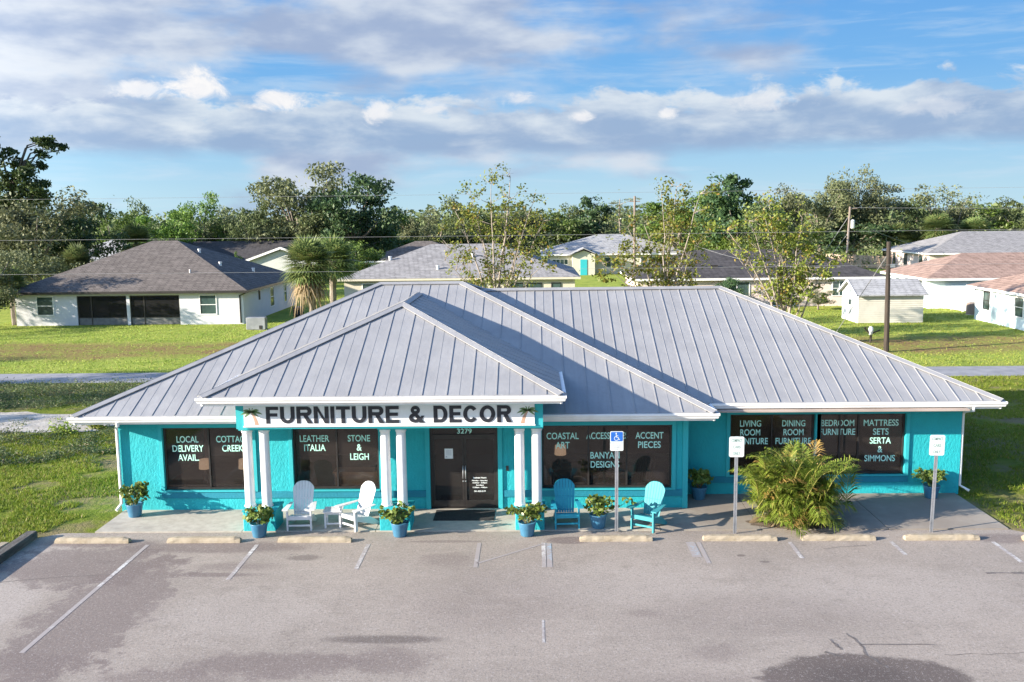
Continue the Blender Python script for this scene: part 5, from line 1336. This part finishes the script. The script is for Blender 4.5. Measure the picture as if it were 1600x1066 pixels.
def proto_cabbage(seed, h=6., skirt=True, nf=64, R_=1.75):
    rs = np.random.RandomState(seed); t = empty('cabbage_palm', (0, 0, -50)); tr = MB()
    zs = np.linspace(-.2, h, 12); tr.tube([(.10 * math.sin(z), 0, z) for z in zs], [.24 + .03 * (i % 2) for i in range(12)], 9); tr.build('trunk', MT['trunk'], t, False)
    F, D = [], []
    def fan(c, d, L, dst, nseg=15, droop=.25):
        d = d / np.linalg.norm(d); s = np.cross(d, [0, 0, 1.]); s /= np.linalg.norm(s) + 1e-6; n = np.cross(s, d); pet = c + d * L * .42
        dst.append(np.stack([c - s * .02, pet - s * .015, pet + s * .015, c + s * .02]))
        for j in range(nseg):
            a = math.radians(-105 + 210 * j / (nseg - 1)); v = d * math.cos(a) + s * math.sin(a) + n * .12 * abs(math.sin(a)); r = L * .62 * (1 - .15 * abs(a) / 1.8) * rs.uniform(.9, 1.08)
            mid = pet + v * r * .55; tip = pet + v * r + np.array([0, 0, -droop * r * rs.uniform(.6, 1.5)]); ww = np.cross(v, n); ww /= np.linalg.norm(ww) + 1e-6
            dst.append(np.stack([pet, mid - ww * .055, tip, mid + ww * .055]))
    for i in range(nf):
        a = i * 2.39996 + rs.uniform(-.2, .2); e = math.radians(82 - 125 * (i / nf) ** .9 + rs.uniform(-8, 8)); d = np.array([math.cos(a) * math.cos(e), math.sin(a) * math.cos(e), math.sin(e)])
        fan(np.array([.1 * math.sin(h), 0, h - .05]), d, R_ * rs.uniform(.80, 1.05), F, 15, .14)
    if skirt:
        for i in range(38):
            a = i * 2.4 + rs.uniform(-.3, .3); e = math.radians(-38 - 44 * rs.uniform()); d = np.array([math.cos(a) * math.cos(e), math.sin(a) * math.cos(e), math.sin(e)]); fan(np.array([.1 * math.sin(h), 0, h - .15 - .9 * rs.uniform()]), d, R_ * rs.uniform(.65, 1.0), D, 9, .7)
    link('crown', np_mesh('crown', np.concatenate(F), 4, MT['palmleaf']), t)
    if D: link('dead_fronds', np_mesh('dead_fronds', np.concatenate(D), 4, MT['deadleaf']), t)
    return t


PROTO = {'oak1': (proto_oak(1, MT['oakleaf']), 10, 10), 'oak2': (proto_oak(2, MT['oakgrey'], 8500, .37, 10, 10.5, .3), 10, 10.5), 'oak3': (proto_oak(3, MT['oakgrey'], 8500, .36, 10, 9, .18), 10, 9),
         'dark1': (proto_oak(4, MT['darkleaf'], 8500, .40, 10, 9, .3, 'tall_tree'), 10, 9), 'dark2': (proto_oak(5, MT['darkleaf'], 5200, .45, 10, 8, .35, 'tall_tree', 11, .28), 10, 8),
         'bright1': (proto_oak(6, MT['brightleaf'], 8000, .38, 10, 9, .15, 'broadleaf_tree'), 10, 9), 'bright2': (proto_oak(7, MT['brightleaf'], 6000, .42, 10, 8, .25, 'broadleaf_tree', 11), 10, 8),
         'thin': (proto_oak(8, MT['oakgrey'], 1100, .36, 10, 8, .35, 'thin_tree', 12, .26, 6), 10, 8), 'pine': (proto_pine(9), 12, 6), 'palm': (proto_cabbage(10, 4.7, True, 130, 2.45), 7.2, 5.0), 'palm2': (proto_cabbage(11, 4.6, False, 110, 2.4), 6.8, 4.7)}
used = set()
TREES = [
    # px, distance, top row, width px, kind, rotation, label
    (50, 88, 292, 190, 'oak2', .3, 'large grey green oak at the left edge beside the brown roofed house'),
    (112, 92, 305, 120, 'dark1', 2.0, 'dark rounded tree behind the oak at the left edge'),
    (-34, 68, 385, 110, 'oak3', 1.0, 'shaggy oak cut by the left edge under the tall leaning tree'),
    (70, 80, 385, 150, 'oak3', 4.1, 'low shaggy tree against the left end of the brown roof'),
    (178, 122, 313, 78, 'bright1', .5, 'bright green tree over the pale grey roof on the left'),
    (225, 128, 309, 76, 'oak1', 1.8, 'olive green tree behind the peak of the brown roof, second from left'),
    (262, 118, 322, 90, 'bright2', 3.0, 'broad bright tree directly behind the brown roof peak'),
    (318, 126, 296, 84, 'bright1', 4.2, 'tall bright green tree right of the brown roof peak'),
    (352, 128, 322, 96, 'oak2', 5.3, 'grey oak standing above the two white trimmed gables'),
    (402, 122, 300, 80, 'oak1', .9, 'olive oak left of the great grey oak'),
    (412, 127, 330, 86, 'oak3', 2.7, 'shaggy grey oak low in front of the great oak'),
    (468, 124, 246, 150, 'oak3', .2, 'great grey green oak, tallest of the middle left trees'),
    (556, 122, 266, 130, 'dark1', 1.2, 'great dark green tree right beside the tall grey oak'),
    (520, 122, 330, 130, 'oak1', 3.6, 'dark mid height tree under the two great trees'),
    (606, 128, 330, 90, 'bright2', 2.2, 'green tree behind the dark brown roof'),
    (652, 140, 322, 84, 'oak2', .7, 'grey green tree behind the left part of the broad grey roof'),
    (690, 146, 346, 110, 'oak3', 1.5, 'low wide grey tree over the ridge of the broad grey roof'),
    (738, 147, 305, 96, 'oak1', 2.9, 'olive tree behind the first bare yellow tree'),
    (812, 149, 318, 104, 'oak2', 4.4, 'grey oak right behind the first bare yellow tree'),
    (868, 150, 330, 96, 'bright1', 5.0, 'small far green tree left of the yellow house roof'),
    (930, 150, 300, 70, 'dark2', .4, 'dark tapering tree above the pale grey roof'),
    (895, 151, 318, 76, 'oak1', 1.1, 'olive tree above the left end of the pale grey roof'),
    (968, 160, 308, 60, 'pine', 0., 'flat topped pine behind the yellow house, left of the thin pole'),
    (1012, 165, 316, 54, 'pine', 2., 'flat topped pine behind the yellow house, right of the thin pole'),
    (990, 152, 345, 150, 'oak3', 3.1, 'low wide grey trees row behind the ridge of the yellow house'),
    (1062, 128, 300, 110, 'bright2', 1.9, 'bright green tree behind the right end of the yellow house'),
    (1118, 122, 292, 96, 'bright1', .6, 'bright green tree left of the tallest dark tree on the right'),
    (1152, 116, 264, 112, 'dark2', 2.4, 'tallest dark green tree of the right half'),
    (1200, 112, 318, 110, 'oak1', 3.3, 'olive tree behind the reddish bare tree'),
    (1222, 128, 288, 90, 'oak2', 4.6, 'grey oak just right of the tallest dark tree'),
    (1276, 148, 278, 104, 'oak3', 5.5, 'big grey oak left of the transformer pole'),
    (1322, 152, 258, 92, 'oak2', .8, 'high grey oak rising over the transformer pole'),
    (1378, 150, 282, 116, 'oak3', 1.6, 'big round grey oak right of the transformer pole'),
    (1330, 147, 335, 120, 'dark1', 2.5, 'dark low tree under the oaks beside the transformer pole'),
    (1420, 150, 310, 90, 'oak1', 3.9, 'olive oak above the left end of the wide grey roof'),
    (1458, 156, 282, 96, 'thin', .1, 'half bare tree against the sky at the right'),
    (1480, 152, 312, 90, 'oak2', 4.9, 'grey oak under the half bare tree'),
    (1532, 152, 318, 96, 'bright2', 5.9, 'bright round tree above the ridge of the wide grey roof'),
    (1585, 150, 308, 96, 'oak1', 1.4, 'olive tree at the right edge above the wide grey roof'),
    (1560, 160, 322, 90, 'oak3', 2.2, 'grey tree second from the right edge'),
    (118, 80, 372, 62, 'palm', .5, 'cabbage palm with a pale trunk at the left end of the brown roof'),
    (213, 103, 344, 68, 'palm2', 1.5, 'fan palm behind the brown roof, above the pale grey roof'),
    (8, 71, 412, 60, 'palm2', 2.5, 'fan palm cut by the left edge beside the white house'),
    (484, 66, 356, 100, 'palm', .9, 'shaggy cabbage palm with dead skirt between the brown and grey roofs'),
    (520, 71, 362, 92, 'palm2', 2.1, 'green fan palm just behind the shaggy cabbage palm'),
    (1455, 143, 330, 66, 'palm2', 3.1, 'fan palm above the left part of the wide grey roof'),
    (1512, 144, 336, 66, 'palm2', 4.0, 'second fan palm above the middle of the wide grey roof'),
    (1400, 144, 345, 50, 'palm2', 5.0, 'small fan palm at the left corner of the wide grey roof'),
    (560, 98, 372, 80, 'bright2', 3.7, 'bright shrubby tree at the left of the broad grey roof'),
    (372, 99, 390, 17, 'bright1', 1.0, 'small round bright bush in front of the white gables'),
    (1135, 78, 430, 42, 'dark1', 1.0, 'small dark shrub in front of the charcoal roofed house'),
    (1278, 77, 446, 46, 'oak3', 2.0, 'reddish grey shrub beside the cream shed'),
    (1165, 79, 452, 70, 'thin', 3.0, 'thin shrub under the reddish bare tree'),
    # beyond the left edge, throwing the long shadows over the vacant ground, street and white house
    (-700, 31, 0, 0, 'oak1', 0, 'oak beyond the left edge, nearest the vacant ground'), ]
for (px, Y, top, wpx, kind, rz, lab) in TREES[:-1]:
    root, h0, w0 = PROTO[kind]; x = ground_x(px, Y); zt = 8 - (top - (347 - px * .0119)) / 1450 * Y; w = wpx / 1450 * Y
    sc = (w / w0 * 1.06, w / w0 * 1.06, zt / h0)
    grp = {'pine': 'flat topped pines behind the yellow house'}.get(kind)
    if kind in used: dup(root, (x, Y, 0), rz, lab, 'trees of the neighbourhood', sc)
    else: used.add(kind); root.location = (x, Y, 0); root.rotation_euler = (0, 0, rz); root.scale = sc; tag(root, lab, 'tree', 'trees of the neighbourhood')
for (x, y, sc, kind, lab) in ((-44, 37.0, (.8, .8, .85), 'oak1', 'oak beyond the left edge beside the street'), (-41, 32.5, (.7, .7, .75), 'oak3', 'shaggy oak beyond the left edge beside the vacant ground'),
                              (-43, 23.6, (.34, .34, .72), 'bright2', 'slim tree beyond the left edge, nearest the car park'), (-60, 41.5, (.8, .8, .95), 'oak2', 'grey oak beyond the left edge across the street'),
                              (-53, 59.5, (.55, .55, .75), 'thin', 'thin tree beyond the left edge on the lawn'), (-56, 63.5, (.5, .5, .8), 'thin', 'second thin tree beyond the left edge, behind the other'), (-62, 52, (.8, .8, .6), 'oak1', 'low oak beyond the left edge at the street side')):
    dup(PROTO[kind][0], (x, y, 0), 1.0, lab, 'trees of the neighbourhood', sc)
dup(PROTO['thin'][0], (-22, 16.2, 0), .3, 'thin tree beyond the left edge beside the car park', 'trees of the neighbourhood', (.28, .28, .45)) if False else None

# tall dark tree leaning in at the left edge
rs = np.random.RandomState(40); D_ = 97.; t = empty('tall_tree', (ground_x(20, D_), D_, 0), 0, 'tall dark ragged tree at the left edge with one branch reaching right', 'tree', 'trees of the neighbourhood')
def q(px, py): return ((px - 20) / 1450 * D_, 8 - (py - 346) / 1450 * D_)
bl = []
for px, py, r in ((5, 240, 15), (-25, 225, 22), (-15, 262, 22), (38, 272, 20), (20, 300, 24), (55, 288, 16), (62, 262, 11), (70, 243, 9), (72, 224, 11), (88, 232, 9), (100, 234, 8), (82, 220, 8), (45, 312, 22), (-5, 320, 26), (75, 302, 9), (28, 255, 10)):
    x, z = q(px, py); R_ = r * 1.3 / 1450 * D_; bl.append((x, rs.uniform(-1.2, 1.2), z, R_, R_, R_ * .7))
tr = MB(); tr.tube([(-1.5, 0, -.3), (-1.2, 0, 4), (-.9, 0, 8), (.3, 0, 12.5)], [.42, .36, .28, .16], 8)
for b in bl: tr.tube([(0, 0, min(b[2] - 1.5, 11.)), (b[0] * .5, b[1] * .5, b[2] - .6), (b[0], b[1], b[2])], [.14, .09, .03], 5)
tree_parts(t, tr, MT['trunk_dark'], clumps(rs, bl, 9500, 9, .38), .46, MT['tallleaf'], rs)


# three half bare trees between the street and the houses
def bare_tree(label, X, Y, stems, seed, leaf_m, nleaf, size, leafy=1.0, extra=()):
    """stems: (tip px, tip row) of each main branch as measured; each branch forks into twigs carrying leaf tufts"""
    rs = np.random.RandomState(seed); t = empty('sparse_tree', (X, Y, 0), 0, label, 'tree', 'half bare trees behind the shop'); tr = MB(); ends = []
    for (px, py, th) in stems:
        tx = ground_x(px, Y) - X; tz = 8 - (py - (347 - px * .0119)) / 1450 * Y; ty = rs.uniform(-1.6, 1.6)
        p0 = np.array([rs.uniform(-.3, .3), rs.uniform(-.2, .2), -.2]); p3 = np.array([tx, ty, tz]); pts = []
        for k in range(9):
            u = k / 8; p = p0 * (1 - u) + p3 * u; bow = math.sin(math.pi * u) * .10 * abs(tx); p = p + np.array([-np.sign(tx) * bow, 0, bow * .5]) + rs.normal(size=3) * .06 * (k not in (0, 8)); pts.append(p)
        tr.tube([tuple(p) for p in pts], [th * (1 - .85 * k / 8) for k in range(9)], 6)
        for k in range(3, 9):
            for j in range(2 if k < 6 else 3):
                d = rs.normal(size=3); d[2] = abs(d[2]) * .8 + .3; d /= np.linalg.norm(d); L = rs.uniform(.5, 1.5) * (1.1 - .06 * k); e = pts[k] + d * L
                tr.tube([tuple(pts[k]), tuple(pts[k] + d * L * .5 + rs.normal(size=3) * .05), tuple(e)], [.022, .015, .007], 4); ends.append(e)
                for m_ in range(2):
                    d2 = d + rs.normal(size=3) * .6; d2 /= np.linalg.norm(d2); e2 = e + d2 * rs.uniform(.2, .6); tr.tube([tuple(e), tuple(e2)], [.008, .004], 3); ends.append(e2)
    tr.build('trunk', MT['trunk_pale'], t, True)
    E_ = np.array(ends); E_ = E_[E_[:, 2] > 1.2]
    keep = rs.uniform(size=len(E_)) < leafy; E_ = E_[keep]
    P = E_[rs.choice(len(E_), nleaf)] + rs.normal(size=(nleaf, 3)) * np.array([.17, .17, .14])
    for (px, py, rx, rz_, n) in extra:
        c = np.array([ground_x(px, Y) - X, 0, 8 - (py - (347 - px * .0119)) / 1450 * Y]); P = np.concatenate([P, clumps(rs, [(c[0], c[1], c[2], rx, rx, rz_)], n, 14, .22)])
    link('crown', np_mesh('crown', leaves(rs, P, size, .6, .2), 4, leaf_m), t); return t


bare_tree('half bare yellow green tree behind the left ridge of the shop roof', ground_x(782, 61), 61,
          [(800, 278, .13), (772, 290, .10), (738, 312, .11), (712, 330, .08), (835, 318, .11), (852, 345, .09), (700, 405, .07), (690, 370, .06), (860, 400, .06), (790, 330, .08), (745, 360, .07), (820, 360, .07)], 51, MT['yellowleaf'], 4300, .21, .85, [(740, 330, .9, .7, 130), (835, 345, 1.1, .9, 160)])
bare_tree('bushy yellow green tree with bare forks behind the long right ridge', ground_x(1040, 58), 58,
          [(1060, 292, .11), (1085, 305, .09), (1030, 315, .09), (1010, 350, .08), (985, 355, .07), (1095, 360, .07), (965, 400, .06), (1090, 400, .06), (940, 410, .06), (1045, 340, .08)], 52, MT['yellowleaf'], 4200, .21, .8, [(1035, 420, 1.7, .8, 420), (990, 395, 1.0, .9, 200), (1060, 320, 1.0, .9, 240), (950, 430, .9, .5, 160)])
bare_tree('rusty and yellow half bare tree leaning left beside the cream shed', ground_x(1232, 56), 56,
          [(1205, 318, .13), (1160, 345, .10), (1130, 360, .09), (1185, 330, .10), (1240, 340, .10), (1270, 380, .08), (1290, 410, .07), (1215, 400, .07), (1255, 425, .07), (1150, 400, .06), (1225, 360, .09)], 53, MT['yellowleaf'], 3300, .22, .6, [(1275, 420, 1.0, 1.1, 420), (1240, 455, 1.8, 1.0, 900), (1205, 345, 1.0, .9, 420), (1235, 390, 1.3, 1.2, 600), (1275, 365, .5, .4, 120)])
rs = np.random.RandomState(60); X = ground_x(1150, 57)
# far woods closing the horizon
P = []
for i in range(1100):
    Y = rs.uniform(190, 520); x = rs.uniform(-.75, .75) * Y; h = rs.uniform(7.0, 10.5) + (Y - 190) * .004; w = rs.uniform(3, 6)
    g = rs.normal(size=(26, 3)) * np.array([w * .5, w * .5, h * .26]) + np.array([x, Y, h * .62]); g[:, 2] = np.minimum(g[:, 2], h); P.append(g)
tag(link('far_woods', np_mesh('far_woods', leaves(rs, np.concatenate(P), 1.7, .6, .3), 4, MT['oakleaf'])), 'far woods closing the horizon behind the houses', 'woods', kind='stuff')
# understorey between the trunks behind the houses
spots = [(rs.uniform(-.62, .62) * 1.0, rs.uniform(128, 170)) for _ in range(190)]
bushes('undergrowth', [(u * Y, Y, rs.uniform(2.5, 5), rs.uniform(5, 9.5)) for u, Y in spots], MT['oakgrey'], 'dense undergrowth filling the gaps between the tree trunks', .62, 150, 'undergrowth')
